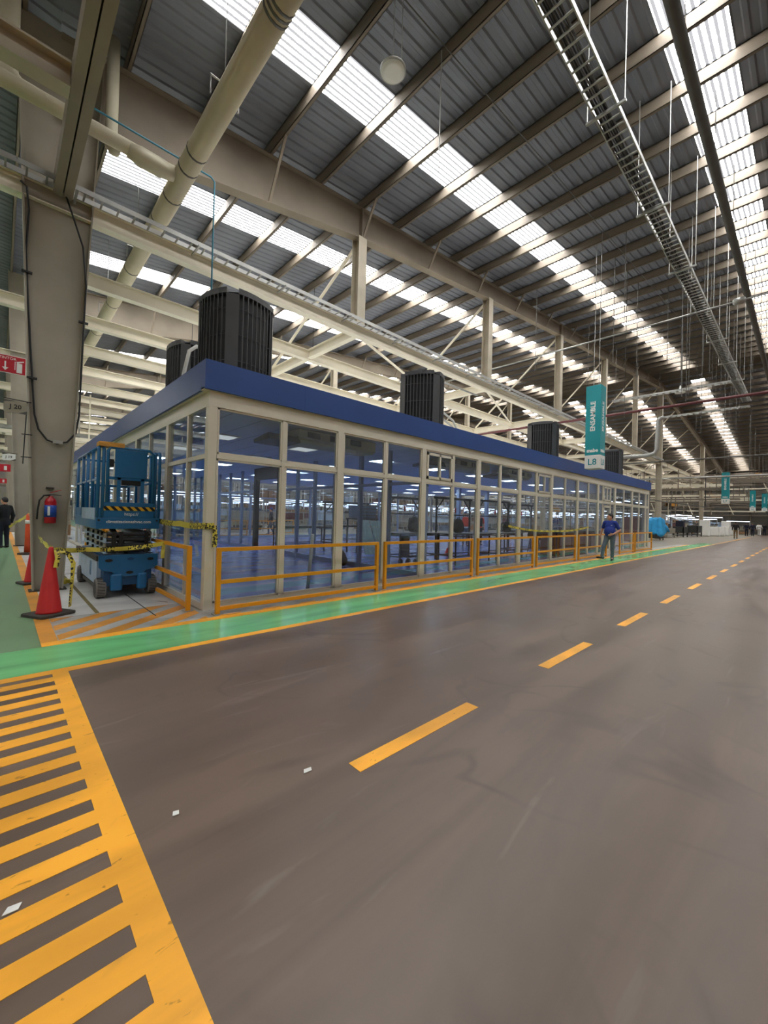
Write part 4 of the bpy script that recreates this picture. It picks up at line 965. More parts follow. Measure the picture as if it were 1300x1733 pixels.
# pose: local x forward, y to the person's left, z up; per side: knee, ankle, toe, elbow, wrist
STAND = dict(lean=0, head=0, L=dict(knee=(.02, .1, .5), ankle=(-.01, .1, .09), toe=(.13, .13, .03), elbow=(-.03, .26, 1.13), wrist=(.05, .27, .9), hand=(.05, 0, -1)),
             R=dict(knee=(.02, -.1, .5), ankle=(-.01, -.1, .09), toe=(.13, -.13, .03), elbow=(-.03, -.26, 1.13), wrist=(.05, -.27, .9), hand=(.05, 0, -1)))
def pose(**kw):
    p = {k: (dict(v) if isinstance(v, dict) else v) for k, v in STAND.items()}
    for k, v in kw.items():
        if k in 'LR': p[k].update(v)
        else: p[k] = v
    return p
def person(label, loc, rz, ps, top, trouser, h=.014, belly=0, cap=None, vest=None, hair=M_hair, sleeve='short', scale=1.0, shoe=M_shoe, detail=False):
    t = thing('person', label, 'person', (0, 0, 0))
    ln = ps['lean']; hip = np.array([0, 0, .93]); ch = np.array([ln*.5, 0, 1.28]); sh = np.array([ln*.75, 0, 1.44]); hd = np.array([ln*.95+.02, 0, 1.655])
    Mh = yawm(ps['head']); H = lambda v: hd+Mh@np.array(v, float)
    def arm(s, sd, infl, a=True, b=True, cut=1.0):
        q = ps[sd]; sg = 1 if sd == 'L' else -1; S = sh+np.array([0, sg*.185, -.015])
        e, w_ = np.array(q['elbow']), np.array(q['wrist'])
        if a: s.cap(S, S+(e-S)*cut, .055+infl, (.055-.013*cut)+infl)
        if b: s.cap(e, w_, .041+infl, .028+infl)
        return S, e, w_
    def leg(s, sd, infl):
        q = ps[sd]; sg = 1 if sd == 'L' else -1; Hp = hip+np.array([0, sg*.09, -.03])
        s.cap(Hp, q['knee'], .085+infl, .058+infl); s.cap(q['knee'], q['ankle'], .056+infl, .04+infl*1.2)
    def torso(s, i):
        s.ell(ch, (.125+i, .175+i, .24+i)); s.ell(hip+np.array([0, 0, .02]), (.125+i, .165+i, .14+i)); s.ell((hip+ch)/2+np.array([.02+belly*.4, 0, 0]), (.115+i+belly, .155+i+belly*.6, .2+i))
        s.cap(sh+np.array([0, .15, -.01]), sh+np.array([0, -.15, -.01]), .062+i)
    b = SDF(h, .02); torso(b, -.012)
    b.cap(sh, hd-np.array([0.02, 0, .08]), .058, .052)
    b.ell(hd, (.098, .076, .118), Mh); b.ell(H((.02, 0, -.06)), (.07, .058, .065), Mh)
    b.cap(H((.092, 0, .005)), H((.112, 0, -.03)), .011, .017)
    for sg in (-1, 1): b.ell(H((-.005, sg*.077, -.015)), (.024, .012, .034), Mh)
    b.cap(H((.086, -.02, -.072)), H((.086, .02, -.072)), .008)
    for sd in 'LR':
        S, e, w_ = arm(b, sd, 0); leg(b, sd, -.012); q = ps[sd]; sg = 1 if sd == 'L' else -1
        b.cap(q['ankle'], q['toe'], .04, .03)
        u = np.array(q['hand'], float); u /= np.linalg.norm(u); nrm = np.array(q.get('palm', (0, -sg, 0)), float); nrm -= u*(nrm@u); nrm /= np.linalg.norm(nrm); sd_ = np.cross(u, nrm)*sg
        if sd_@np.array([1, 0, .3]) < 0: sd_ = -sd_
        for o_ in (-.024, 0, .024): b.cap(w_+u*.015+sd_*o_*.6, w_+u*.085+sd_*o_, .018, .015)
        fr = max(.0092, h*.62)
        for o_, l_ in ((.03, .07), (.01, .08), (-.011, .075), (-.031, .06)):
            k0 = w_+u*.09+sd_*o_; k1 = k0+u*l_*.55+nrm*.012; k2 = k1+u*l_*.4+nrm*l_*.35; b.cap(k0, k1, fr, fr*.95); b.cap(k1, k2, fr*.95, fr*.8)
        k0 = w_+u*.03+sd_*.03; k1 = k0+u*.03+sd_*.035; b.cap(k0, k1, fr*1.2, fr); b.cap(k1, k1+u*.035+sd_*.008+nrm*.008, fr, fr*.85)
    def emit(nm, V, Fc, m, par=t):
        B = MB(); B.v = (V*scale).tolist(); B.f = [tuple(f) for f in Fc.tolist()]; return B.build(nm, m, par, True)
    emit('body', *b.mesh(), M_skin)
    c = SDF(h, .025); torso(c, .012); cuts = [((0, 0, .84), (0, 0, -1)), (sh+np.array([.03, 0, .055]), (.35, 0, 1))]
    for sd in 'LR':
        q = ps[sd]; S, e, w_ = arm(c, sd, .016, True, sleeve == 'long', 1.0 if sleeve == 'long' else .7)
    V, Fc = c.mesh(cuts[:1])
    emit('shirt', V, Fc, top)
    col = SDF(h, .01); col.cap(sh+np.array([.035, -.045, .05]), sh+np.array([-.04, -.04, .075]), .018); col.cap(sh+np.array([.035, .045, .05]), sh+np.array([-.04, .04, .075]), .018); col.cap(sh+np.array([-.04, -.04, .075]), sh+np.array([-.04, .04, .075]), .018)
    emit('collar', *col.mesh(), top)
    c = SDF(h, .03); c.ell(hip+np.array([0, 0, -.0]), (.135, .175, .13))
    for sd in 'LR': leg(c, sd, .014)
    emit('trousers', *c.mesh([((0, 0, .07), (0, 0, -1)), ((0, 0, .99), (0, 0, 1))]), trouser)
    for sd in 'LR':
        q = ps[sd]; c = SDF(h, .02); a_, to = np.array(q['ankle']), np.array(q['toe']); d = (to-a_)*np.array([1, 1, .0]); d = d/np.linalg.norm(d)
        heel = a_-d*.04+np.array([0, 0, min(-.03, (to[2]-a_[2])*.3)]); c.cap(a_, a_+d*.01, .052); c.cap(heel, to, .045, .036); c.cap((heel+to)/2, to+d*.03, .042, .032)
        V, Fc = c.mesh([((0, 0, min(.0, to[2]-.03)+.004), (0, 0, -1))]); emit('shoe', V, Fc, shoe)
    c = SDF(h*.8, .012); c.ell(H((-.012, 0, .018)), (.105, .086, .118), Mh)
    n1 = Mh@np.array([.75, 0, -.66]); emit('hair', *c.mesh([(H((.045, 0, .045)), n1), (H((0, 0, -.06)), (0, 0, -1))]), hair)
    if cap:
        c = SDF(h*.8, .012); c.ell(H((0, 0, .04)), (.118, .098, .105), Mh); V, Fc = c.mesh([(H((0, 0, .035)), (0, 0, -1))]); emit('cap', V, Fc, cap)
        c = SDF(h*.6, .01); c.ell(H((.12, 0, .045)), (.07, .07, .014), Mh); emit('cap_brim', *c.mesh(), cap)
    if vest:
        c = SDF(h, .025); torso(c, .026); emit('vest', *c.mesh([((0, 0, 1.0), (0, 0, -1)), ((0, 0, 1.5), (0, 0, 1)), ((0, .17, 0), (0, 1, 0)), ((0, -.17, 0), (0, -1, 0))]), vest)
    if detail:
        for sg in (-1, 1):
            e = H((.088, sg*.033, .012)); MB().lathe([(.002, -.006), (.01, -.004), (.01, .004), (.002, .006)], tuple(e*scale), 10, 0).build('eye', M_black, t, True)
        MB().path([tuple(H((.095, -.03, .034))*scale), tuple(H((.098, -.012, .036))*scale)], .005, 6).path([tuple(H((.095, .03, .034))*scale), tuple(H((.098, .012, .036))*scale)], .005, 6).build('eyebrows', M_hair, t)
        MB().path([tuple(H((.082, -.02, -.055))*scale), tuple(H((.09, 0, -.052))*scale), tuple(H((.082, .02, -.055))*scale)], .007, 6).build('moustache', M_hair, t)
        MB().box(ch[0]+.136, ch[0]+.142, .06, .11, 1.33, 1.345).build('chest_print', M_wht, t)
    t.location = loc; t.rotation_euler = (0, 0, rz); return t
person('man in royal blue polo shirt and jeans walking on the green walkway', (17.0, 5.22, .004), PI+.02,
       pose(head=-.95, lean=.02, L=dict(knee=(.03, .1, .5), ankle=(0, .09, .09), toe=(.14, .11, .035), elbow=(-.06, .31, 1.14), wrist=(.17, .15, 1.0), hand=(.35, -.85, -.35), palm=(-.6, -.5, 0)),
                   R=dict(knee=(.16, -.17, .51), ankle=(.24, -.2, .12), toe=(.34, -.31, .1), elbow=(-.08, -.29, 1.18), wrist=(-.05, -.34, .97), hand=(.05, -.1, -1))),
       M_polo, M_denim, h=.0105, belly=.05, scale=1.005, detail=True)
person('man in black jacket and dark jeans standing at the far left edge', (.13, 19.4, .004), 2.2, pose(head=.2), M_blk, M_navy, sleeve='long')
walk = dict(L=dict(knee=(.16, .1, .52), ankle=(.14, .1, .1), toe=(.27, .12, .05), elbow=(-.1, .26, 1.16), wrist=(-.08, .27, .93)), R=dict(knee=(.0, -.1, .5), ankle=(-.18, -.1, .12), toe=(-.07, -.12, .04), elbow=(.02, -.27, 1.14), wrist=(.16, -.25, .95)))
person('person in black jacket and khaki trousers walking away down the aisle', (55.9, 5.16, .004), .1, pose(**walk), M_blk, M_khaki, h=.02, sleeve='long')
person('person all in dark navy walking away, left of the far pair', (72.5, 5.6, .004), 0, pose(), M_navy, M_navy, h=.022, sleeve='long')
person('person all in dark navy walking away, right of the far pair', (72.0, 4.95, .004), 0, pose(**walk), M_navy, M_navy, h=.022, sleeve='long')
person('person in white top and pale trousers far down the aisle', (76, 4.55, .004), 0, pose(**walk), M_wcl, M_wcl, h=.022, sleeve='long')
person('person in dark clothes at the right edge far down the aisle', (82, 4.35, .004), 0, pose(), M_blk, M_navy, h=.022, sleeve='long')
person('worker in blue cap and dark jacket seen through the black doorway', (13.1, 24.6, .004), 2.6, pose(**walk), M_navy, M_denim, h=.018, sleeve='long', cap=M_polo)
up = dict(L=dict(elbow=(.2, .22, 1.72), wrist=(.25, .1, 1.98), hand=(.2, -.2, 1)), R=dict(elbow=(.2, -.24, 1.7), wrist=(.25, -.1, 1.98), hand=(.2, .2, 1)))
person('worker in orange red vest reaching up to an overhead hose inside the enclosure', (17.6, 12.3, .02), -2.4, pose(**up), M_wcl, M_denim, h=.016, cap=M_liftd, vest=M_vest)
person('worker in orange red sleeves and dark cap standing inside the enclosure', (19.2, 12.5, .02), -2.4, pose(), M_vest, M_navy, h=.016, cap=M_dark, vest=M_navy)
person('person in white shirt in the hall seen behind the backpack', (20.6, 27.0, .004), -2.0, pose(), M_wcl, M_khaki, h=.02, sleeve='long')

# ================================================================== INSIDE THE ENCLOSURE
def worktable(x, y, lx, ly, label, shelf=True, z=.92, rz=0):
    t = thing('work_table', label, 'table', (0, 0, 0), 'black framed tables inside the enclosure')
    for sx in (-1, 1):
        for sy in (-1, 1): MB().box(sx*(lx/2-.03)-.02, sx*(lx/2-.03)+.02, sy*(ly/2-.03)-.02, sy*(ly/2-.03)+.02, 0, z).build('leg', M_dark, t)
    f = MB()
    for zz in ((z-.06, .22) if shelf else (z-.06,)):
        for sy in (-1, 1): f.box(-lx/2+.03, lx/2-.03, sy*(ly/2-.03)-.015, sy*(ly/2-.03)+.015, zz, zz+.035)
        for sx in (-1, 1): f.box(sx*(lx/2-.03)-.015, sx*(lx/2-.03)+.015, -ly/2+.03, ly/2-.03, zz, zz+.035)
    f.build('frame', M_dark, t); MB().box(-lx/2, lx/2, -ly/2, ly/2, z, z+.035).build('top', M_dgal, t, bevel=.004)
    t.location = (x, y, .02); t.rotation_euler = (0, 0, rz); return t
worktable(9.6, 8.75, 1.9, .8, 'black framed work table with a dark backpack on it, left of the sliding window')
worktable(11.4, 8.0, 2.0, .8, 'black framed work table behind the sliding window')
worktable(13.6, 7.9, 1.9, .8, 'black framed work table behind the third guard rail')
worktable(16.0, 8.4, 1.9, .8, 'black framed work table in front of the two vested workers', z=.98)
worktable(9.3, 14.6, 2.4, .9, 'black framed work table deep inside behind the partition')
worktable(12.6, 15.8, 2.6, .9, 'black framed work table deepest inside left of the leaning boards')
def backpack(x, y, z, label, rz=0, s=1.0, m=M_blk):
    t = thing('backpack', label, 'bag', (0, 0, 0))
    b = SDF(.016, .05); b.ell((0, 0, .22*s), (.13*s, .18*s, .24*s)); b.ell((0, 0, .14*s), (.15*s, .2*s, .15*s)); b.ell((.1*s, 0, .15*s), (.08*s, .14*s, .13*s))
    V, F_ = b.mesh([((0, 0, .005), (0, 0, -1))]); B = MB(); B.v = V.tolist(); B.f = [tuple(f) for f in F_.tolist()]; B.build('bag_body', m, t, True)
    for sy in (-.09, .09): MB().path([(-.1*s, sy*s, .42*s), (-.2*s, sy*s, .36*s), (-.2*s, sy*s, .15*s), (-.13*s, sy*s, .06*s)], .018, 6).build('strap', m, t, True)
    MB().path([(0, -.04, .44*s), (0, -.03, .49*s), (0, .03, .49*s), (0, .04, .44*s)], .01, 6).build('grab_handle', m, t, True)
    t.location = (x, y, z); t.rotation_euler = (0, 0, rz); return t
backpack(7.15, 9.25, .02, 'black backpack lying on the blue floor at the partition', -1.2, 1.0)
backpack(9.7, 8.75, .976, 'dark backpack on the table left of the sliding window', -2, 1.1)
backpack(11.05, 8.0, .976, 'dark backpack with draped jacket on the table behind the sliding window', -2, 1.05)
backpack(14.0, 7.9, .976, 'dark backpack on the table behind the third guard rail', -1.4, .9)
t = thing('jacket', 'dark jacket slung over a stool behind the fourth guard rail', 'jacket', (14.95, 7.25, .7))
b = SDF(.018, .06); b.ell((14.95, 7.25, .98), (.3, .2, .14)); b.ell((15.15, 7.22, .86), (.14, .2, .2)); b.ell((14.75, 7.25, .9), (.12, .18, .12))
V, F_ = b.mesh(); B = MB(); B.v = V.tolist(); B.f = [tuple(f) for f in F_.tolist()]; B.build('cloth', M_blk, t, True)
t = thing('stool', 'tall dark stool with splayed legs behind the fourth guard rail', 'stool', (14.95, 7.25, .02))
for sx in (-1, 1):
    for sy in (-1, 1): MB().tube((14.95+sx*.22, 7.25+sy*.2, .02), (14.95+sx*.1, 7.25+sy*.1, .82), .02, 8).build('leg', M_dark, t)
MB().lathe([(.02, .8), (.17, .8), (.18, .83), (.16, .86), (.02, .86)], (14.95, 7.25, 0), 20).build('seat', M_blk, t, True)
def gantry(x, y, wd, z, label):
    t = thing('tool_gantry', label, 'gantry', (x, y, .02), 'black tool gantries inside the enclosure')
    for s in (0, 1):
        MB().box(x+s*wd-.025, x+s*wd+.025, y-.025, y+.025, .02, z).build('upright', M_dark, t)
        MB().bar((x+s*wd, y, z-.45), (x+s*wd+(.4 if s == 0 else -.4), y, z-.05), .035, .035).build('corner_brace', M_dark, t)
    MB().box(x-.1, x+wd+.1, y-.04, y+.04, z-.08, z).build('top_beam', M_dark, t)
    MB().box(x+.1, x+wd-.1, y-.02, y+.02, 1.55, 1.59).build('rail', M_dark, t)
    MB().tube((x+wd*.55, y, z-.08), (x+wd*.55, y, 1.85), .008, 5).build('balancer_cord', M_dark, t); MB().lathe([(.01, 1.65), (.03, 1.67), (.03, 1.82), (.01, 1.85)], (x+wd*.55, y, 0), 10).build('hanging_tool', M_red, t, True)
gantry(9.2, 9.6, 1.7, 2.15, 'black tool gantry over the first work table'); gantry(11.0, 8.9, 2.0, 2.2, 'black tool gantry behind the sliding window'); gantry(14.0, 9.2, 2.4, 2.25, 'black tool gantry left of the vested workers')
gantry(9.2, 13.0, 2.2, 2.0, 'black tool gantry deep behind the partition'); gantry(17.2, 9.6, 2.2, 2.2, 'black tool gantry right of the vested workers')
t = thing('leaning_board', 'tall pale weathered board leaning against the stand, left one', 'board', (9.9, 11.6, .02)); MB().hexa([(9.9, 11.3, .02), (10.35, 11.15, .02), (10.35, 11.2, .02), (9.9, 11.35, .02), (9.85, 11.8, 1.3), (10.3, 11.65, 1.3), (10.3, 11.7, 1.3), (9.85, 11.85, 1.3)]).build('board', M_ply, t)
t = thing('leaning_board', 'tall pale weathered board leaning against the stand, right one', 'board', (10.5, 11.4, .02)); MB().hexa([(10.42, 11.12, .02), (10.9, 10.98, .02), (10.9, 11.03, .02), (10.42, 11.17, .02), (10.36, 11.62, 1.28), (10.84, 11.48, 1.28), (10.84, 11.53, 1.28), (10.36, 11.67, 1.28)]).build('board', M_ply, t)
t = thing('work_stand', 'dark stand carrying the ribbed steel bin above the leaning boards', 'stand', (10.4, 12.1, .02))
for sx in (-.5, .5):
    for sy in (-.3, .3): MB().box(10.4+sx-.025, 10.4+sx+.025, 12.15+sy-.025, 12.15+sy+.025, .02, 1.3).build('leg', M_dark, t)
MB().box(9.85, 10.95, 11.8, 12.5, 1.3, 1.36).build('top', M_dark, t)
t = thing('steel_bin', 'blue grey ribbed steel bin on the stand above the leaning boards', 'bin', (10.4, 12.15, 1.365))
MB().prism([(9.95, 1.365), (10.85, 1.365), (10.9, 1.85), (9.9, 1.85)], 11.85, 12.45).build('tub', M_steelb, t, bevel=.02); b = MB()
for z in (1.45, 1.58, 1.71, 1.83): b.box(9.9, 10.9, 11.82, 11.85, z, z+.04)
b.build('ribs', M_dgal, t)
t = thing('sheet_stack', 'leaning white plastic tube beside the first wide post inside the glass', 'tube', (4.3, 7.0, .02)); MB().tube((4.45, 6.8, .02), (4.3, 6.45, 1.1), .035, 10).build('tube', M_wcl, t, True)
t = thing('trolley', 'small black trolley with a caster wheel under the first work table', 'trolley', (9.0, 8.35, .02)); MB().box(8.85, 9.3, 8.2, 8.6, .25, .3).build('platform', M_dark, t)
for sx in (8.9, 9.25):
    for yy_ in (8.25, 8.55): MB().lathe([(.03, 0), (.085, 0), (.085, .04), (.03, .04)], (sx-.02, yy_, .105), 16, 0).build('caster', M_rub, t); 
MB().box(8.87, 8.91, 8.2, 8.6, .3, .9).build('handle', M_dark, t)
t = thing('traffic_cone', 'small dark red cone on the blue floor behind the sliding window', 'cone', (12.6, 9.6, .02)); MB().lathe([(.14, .03), (.13, .05), (.02, .3), (.01, .3)], (12.6, 9.6, 0), 18).build('cone_body', M_cone, t, True); MB().box(12.42, 12.78, 9.42, 9.78, .021, .04).build('base', M_rub, t)
for i, (x, y) in enumerate([(17.0, 7.3), (18.9, 7.5), (21.5, 7.6), (23.4, 7.5)]):
    t = thing('machine_base', 'dark red machine cabinet inside the glass, %s from the left' % ORD[i], 'machine', (x, y, .02), 'dark red cabinets inside the enclosure')
    MB().box(x-.7, x+.7, y-.35, y+.35, .1, .95).build('cabinet', M_brick, t, bevel=.02); MB().box(x-.75, x+.75, y-.4, y+.4, .95, 1.0).build('worktop', M_dark, t); MB().box(x-.7, x+.7, y-.3, y+.3, .02, .1).build('plinth', M_black, t)
    for sx in (-.35, .35): MB().box(x+sx-.3, x+sx+.3, y-.37, y-.35, .18, .88).build('door', M_brick, t, bevel=.006)

# ================================================================== THE HALL BEHIND
def station(label, group, light=True, seed=0):
    rnd = random.Random(seed); t = thing('workstation', label, 'workstation', (0, 0, 0), group)
    for sx in (-1.3, 1.3):
        for sy in (-.4, .4): MB().box(sx-.03, sx+.03, sy-.03, sy+.03, 0, 2.6 if sy > 0 else .9).build('post', M_galv, t)
    MB().box(-1.4, 1.4, -.45, .45, .88, .93).build('worktop', M_crate, t)
    MB().box(-1.35, 1.35, .2, .44, 1.55, 1.58).build('shelf', M_galv, t)
    b = MB()
    for k in range(6):
        x = -1.2+k*.45; b.box(x, x+.33, .22, .42, 1.58, 1.58+rnd.uniform(.12, .3))
    b.build('parts_bins', [M_bin, M_lpan, M_card, M_steelb][seed % 4], t)
    MB().box(-1.3, 1.3, .38, .42, .93, 1.5).build('back_panel', [M_crate, M_lpan, M_brick, M_wall][seed % 4], t)
    MB().box(-1.2, 1.2, -.4, .35, .12, .2+rnd.uniform(.1, .5)).build('lower_bin', [M_bin, M_card, M_steelb, M_crate][(seed+1) % 4], t)
    MB().box(-1.35, 1.35, -.12, .02, 2.55, 2.6).build('lamp_housing', M_wht, t); MB().box(-1.3, 1.3, -.1, .0, 2.52, 2.55).build('strip_lamp', M_tube, t)
    MB().bar((-1.3, .4, 2.57), (-1.3, -.1, 2.57), .04, .04).bar((1.3, .4, 2.57), (1.3, -.1, 2.57), .04, .04).build('lamp_arm', M_galv, t); return t
GS = 'assembly workstations in the far hall'
protos = [station('workstation with strip lamp and parts bins in the hall behind the glass', GS, True, k) for k in range(4)]
n = 0
for j, y in enumerate((25.2, 29.5, 34, 39, 45, 52)):
    for i in range(20):
        x = 3.6+i*4.1+(j % 2)*1.7
        if (j == 0 and 10.5 < x < 22) or x > 84: continue
        if n < 4: o = protos[n]; o.location = (x, y, 0)
        else: o = dup(protos[(i*3+j) % 4], (x, y, 0), PI if (i+j) % 3 == 0 else 0)
        n += 1
for j, (x0, y) in enumerate(((46, 13.5), (49, 17.0), (62, 11.2), (47.5, 20.6), (64, 15.5))):
    for i in range(8):
        x = x0+i*3.3
        if x > 85: continue
        dup(protos[(i+j) % 4], (x, y, 0), 0, 'workstation with strip lamp at the far right of the hall', 'workstations at the far right of the hall').scale = (1, 1, .76+.06*((i*3+j*2) % 6))
for x0 in (80.5, 76.5, 72.5):
    for i in range(11):
        y = {80.5: 7.2, 76.5: 10.5, 72.5: 12.5}[x0]+i*3.1
        if y > 40: continue
        dup(protos[(i+int(x0)) % 4], (x0, y, 0), -PI/2, 'workstation turned across the far end of the hall', 'workstations across the far end of the hall').scale = (1, 1, .78+.07*((i*3+int(x0)) % 5))
def rack(x, y, label):
    t = thing('storage_rack', label, 'rack', (x, y, 0), 'tall storage racks at the back'); 
    for sx in (-1.5, 1.5):
        for sy in (-.5, .5): MB().box(x+sx-.05, x+sx+.05, y+sy-.05, y+sy+.05, 0, 5.6).build('upright', M_cream, t)
    for z in (.3, 1.9, 3.5, 5.0): MB().box(x-1.5, x+1.5, y-.55, y+.55, z, z+.12).build('shelf', M_purl, t)
    rnd = random.Random(int(x*7+y))
    for z in (.42, 2.02, 3.62):
        b = MB(); 
        for k in range(3): b.box(x-1.4+k*.95, x-.6+k*.95, y-.45, y+.45, z, z+rnd.uniform(.6, 1.25))
        b.build('stored_goods', [M_card, M_crate, M_lpan, M_wall, M_brick][rnd.randrange(5)], t)
for i in range(22):
    rack(-3+3.7*i, 57.5, 'tall loaded storage rack against the back of the hall')
for i in range(9):
    rack(85.5, 7.5+3.6*i, 'tall loaded storage rack against the far end of the hall') if False else None
# overhead conveyor lines and ducts filling the space under the mezzanine
for j, (y, z, m) in enumerate([(24, 4.6, M_cream), (27.5, 5.3, M_galv), (32, 4.3, M_cream), (37, 5.2, M_cream), (43, 4.6, M_galv), (49, 5.5, M_cream)]):
    t = thing('overhead_conveyor', '%s overhead conveyor line behind the enclosure, counting back' % ORD[j], 'conveyor', (40, y, z), 'overhead conveyor lines')
    for s in (-.35, .35): MB().box(-6, 84, y+s-.03, y+s+.03, z, z+.16).build('side_rail', m, t)
    b = MB()
    for k in range(60): b.box(-6+1.5*k, -5.9+1.5*k, y-.35, y+.35, z+.02, z+.08)
    b.build('rollers', M_galv, t); b = MB()
    for k in range(23): b.box(-5+4*k-.03, -5+4*k+.03, y-.4, y-.34, z, 6.85)
    b.build('hangers', m, t)
for j, (x, z) in enumerate([(50, 4.8), (56, 5.6), (63, 4.4), (69, 5.2), (75, 4.6), (81, 5.4)]):
    t = thing('overhead_conveyor', '%s cross conveyor high at the far right end of the hall' % ORD[j], 'conveyor', (x, 20, z), 'overhead cross conveyors')
    for s in (-.4, .4): MB().box(x+s-.04, x+s+.04, 5.5, 22.5, z, z+.2).build('side_rail', M_cream if j % 2 else M_purl, t)
    b = MB()
    for k in range(6): b.box(x-.46, x-.4, 6+3*k, 6.08+3*k, z, 6.9)
    b.build('hangers', M_purl, t)
t = thing('storage_gallery', 'brownish cluttered steel storage gallery closing the far end of the hall', 'gallery', (84, 20, 0))
rg = random.Random(5)
for k in range(26):
    x, y = rg.uniform(50, 82), rg.uniform(11.5, 30)
    tag(MB().box(x-.06, x+.06, y-.06, y+.06, 0, 6.82).build('support_post', [M_post, M_gird, M_dgal, M_purl][k % 4]), 'slim support post in the cluttered far right of the hall', 'post', 'slim posts at the far right of the hall')
for k in range(24): y = -6+2.4*k; MB().box(83.9, 84.1, y, y+.2, 0, 10.2).build('upright', M_purl, t)
for k in range(13):
    z = 2.9+.58*k; MB().box(83.6, 84.4, -6, 50, z, z+.1+.1*(k % 3)).build('walkway_beam', [M_gird, M_cream, M_purl][k % 3], t)
for k in range(60):
    y = rg.uniform(-5, 40); z = 3.2+.58*rg.randrange(11); MB().box(83.4, 84.3, y, y+rg.uniform(.5, 2.2), z, z+rg.uniform(.2, .5)).build('stored_crate', [M_card, M_crate, M_purl, M_rub, M_wood, M_dgal][k % 6], t)
for k in range(16): y = -5+2.6*k; MB().bar((83.5, y, 3), (83.5, y+2.4, 9.5), .1, .1).build('diagonal_brace', M_cream if k % 2 else M_gird, t)
for k in range(5):
    t2 = thing('pipe_bridge', '%s beige pipe bridge spanning the aisle in the far end of the hall, counting back' % ORD[k], 'pipe', (56+6*k, 6, 6.3+.35*k), 'pipe bridges across the far aisle')
    x = 56+6*k; z = 6.3+.35*k
    for s_ in (0, .35): MB().box(x, x+.1, -8, 24, z+s_, z+s_+.1).build('chord', M_purl, t2)
    for q in range(16): MB().bar((x+.05, -8+2*q, z+.1), (x+.05, -7+2*q, z+.35), .05, .05).build('lattice_bar', M_gird, t2)
    for y in (-6, 4.2, 14, 23): MB().tube((x+.05, y, z+.45), (x+.05, y, zr(x)-.1), .03, 6).build('hanger', M_dgal, t2)
for k, (x, y, z) in enumerate([(44.5, 12.1, 3.5), (48.5, 12.1, 3.5), (41.0, 12.1, 3.3)]):
    t2 = thing('strip_lamp', '%s hanging strip lamp beyond the end of the enclosure, from the right' % ORD[k], 'lamp', (x, y, z))
    MB().box(x-1.1, x+1.1, y-.15, y+.15, z, z+.08).build('housing', M_wht, t2); MB().box(x-1.05, x+1.05, y-.1, y+.1, z-.04, z).build('tube', M_tube, t2)
    for s_ in (-.8, .8): MB().tube((x+s_, y, z+.08), (x+s_, y, 6.85), .008, 5).build('wire', M_dark, t2)
# things standing on the concrete right of the enclosure
t = thing('covered_cart', 'dark trolley under a bright blue cloth past the end of the enclosure', 'cart', (40.6, 9.0, 0))
MB().box(40.2, 41.4, 8.5, 9.5, .15, 1.0).build('cart_frame', M_bin, t); b = SDF(.04, .08); [b.cap((40.3+.45*i+.05*(j % 2), 8.5+.45*j, .55+.12*((i+j) % 3)), (40.4+.38*i, 8.6+.36*j, 1.75-.1*((i*2+j) % 3)), .26, .2) for i in range(3) for j in range(3)]; b.cap((41.2, 8.4, 1.1), (41.75, 8.2, .75), .22, .08)
V, F_ = b.mesh(); B = MB(); B.v = V.tolist(); B.f = [tuple(f) for f in F_.tolist()]; B.build('cloth', M_bluec, t, True)
for sx in (40.3, 41.3): MB().lathe([(.05, 0), (.09, 0), (.09, .05), (.05, .05)], (sx, 8.5, .09), 12, 1).build('caster', M_rub, t)
t = thing('machine_base', 'tall dark red machine at the end of the enclosure', 'machine', (36.3, 9.5, 0)); MB().box(35.6, 37.0, 9, 10, 0, 1.9).build('cabinet', M_brick, t, bevel=.02); MB().box(35.8, 36.8, 8.97, 9, .9, 1.6).build('door', M_dark, t)
def crate_cart(x, y, lx, label, m, z=.95):
    t = thing('parts_cart', label, 'cart', (x, y, 0))
    for sx in (-1, 1):
        for sy in (-.45, .45): MB().box(x+sx*(lx/2-.06)-.06, x+sx*(lx/2-.06)+.06, y+sy-.05, y+sy+.05, 0, z).build('leg', m, t)
    MB().box(x-lx/2, x+lx/2, y-.5, y+.5, .45, z).build('bin', m, t, bevel=.02); MB().box(x-lx/2, x+lx/2, y-.48, y+.48, .14, .22).build('lower_shelf', m, t)
crate_cart(49.0, 9.9, 3.4, 'long grey beige parts cart on the concrete beyond the blue cloth', M_crate)
crate_cart(54.2, 9.6, 2.2, 'dark bin cart right of the grey beige cart', M_bin, 1.1); crate_cart(58.4, 9.0, 2.6, 'black parts cart left of the white appliances', M_bin, 1.25)
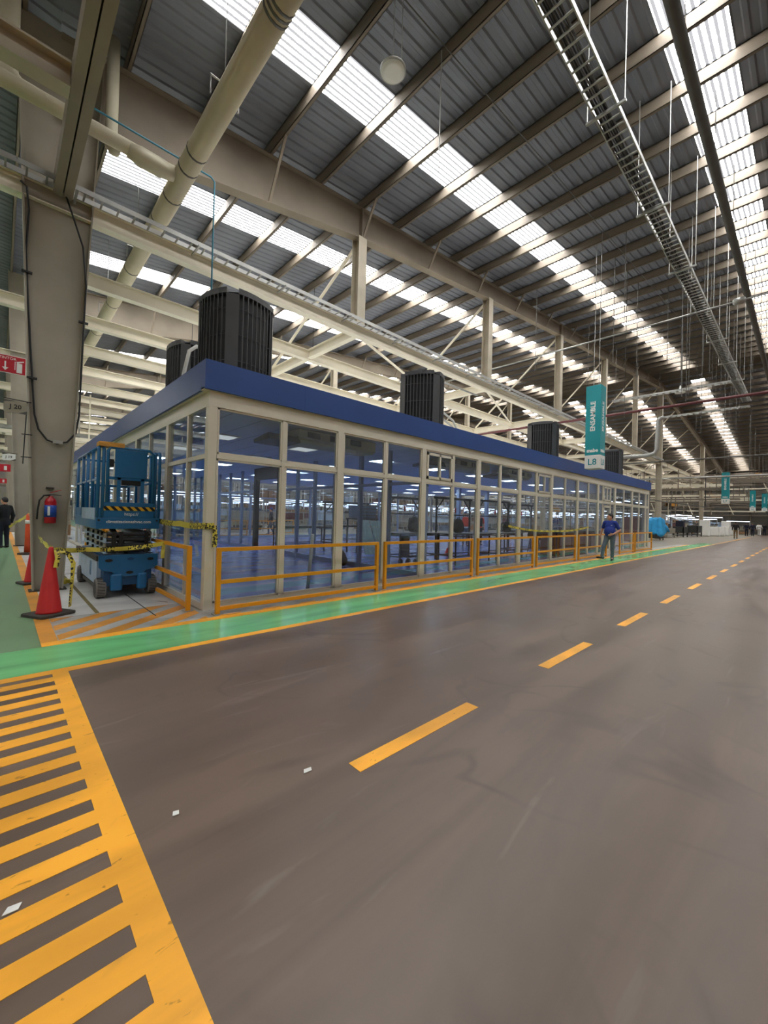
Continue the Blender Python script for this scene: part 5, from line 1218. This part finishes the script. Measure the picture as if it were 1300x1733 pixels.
for k, (x, y, s, m, l) in enumerate([(48.2, 9.9, .6, M_card, 'brown carton on the grey beige cart, left'), (49.6, 9.9, .5, M_dark, 'dark box on the grey beige cart, right'), (54.0, 9.6, .7, M_navy, 'navy box on the dark bin cart'), (55.0, 9.6, .5, M_brick, 'dark red box on the dark bin cart')]):
    z = .952 if k < 2 else 1.102
    tag(MB().box(x-s/2, x+s/2, y-s/2, y+s/2, z, z+s*.9).build('carton', m, bevel=.02), l, 'box')
def appliance(x, y, h, label, wd=1.0):
    t = thing('white_appliance', label, 'appliance', (x, y, 0), 'white appliances along the aisle')
    MB().box(x-wd/2, x+wd/2, y-.45, y+.45, .04, h).build('cabinet', M_wht, t, bevel=.03); MB().box(x-wd/2-.02, x-wd/2, y-.4, y+.4, .12, h-.1).build('door', M_wht, t, bevel=.01); MB().box(x-wd/2+.03, x+wd/2-.03, y-.4, y+.4, 0, .05).build('base', M_dgal, t)
appliance(62.2, 8.6, 1.95, 'tall white appliance, first right of the black cart'); appliance(64.6, 7.9, 1.15, 'low white appliance beside the tall one'); appliance(66.4, 7.6, 1.15, 'low white appliance, third from the black cart'); appliance(68.6, 7.4, 1.15, 'low white appliance, fourth from the black cart'); appliance(71.5, 7.6, 1.9, 'tall white appliance, second tall one along the aisle'); appliance(73.8, 7.0, 1.15, 'low white appliance, last before the walking people')
t = thing('perforated_screen', 'pale panel screen behind the dark bins', 'screen', (58, 12.4, 0)); MB().box(55, 61.5, 12.4, 12.5, .5, 2.6).build('panel', M_wall, t)
for x in (55.1, 58.2, 61.4): MB().box(x-.05, x+.05, 12.38, 12.52, 0, 2.3).build('post', M_galv, t)
b = MB()
for k in range(8):
    for z in (.9, 1.4, 1.9): b.box(55.4+k*.75, 55.6+k*.75, 12.39, 12.41, z, z+.1)
b.build('slots', M_dark, t)
t = thing('rack_frame', 'thin dark hanging pipe frame above the dark bins', 'frame', (46, 8.2, 3.3)); MB().path([(30, 9.2, 3.3), (55, 7.6, 3.3), (55, 7.6, 6.6)], .04, 6).build('pipe', M_dark, t)
# yellow barriers beyond the black doorway
for k, (x, y) in enumerate([(9.0, 23.6), (11.2, 23.6), (13.4, 25.6)]):
    rail((x, y, 0), (x+2, y, 0), 'orange yellow rail outside the back of the enclosure, %s from the left' % ORD[k], 'rails behind the enclosure')
bpy.context.view_layer.update()
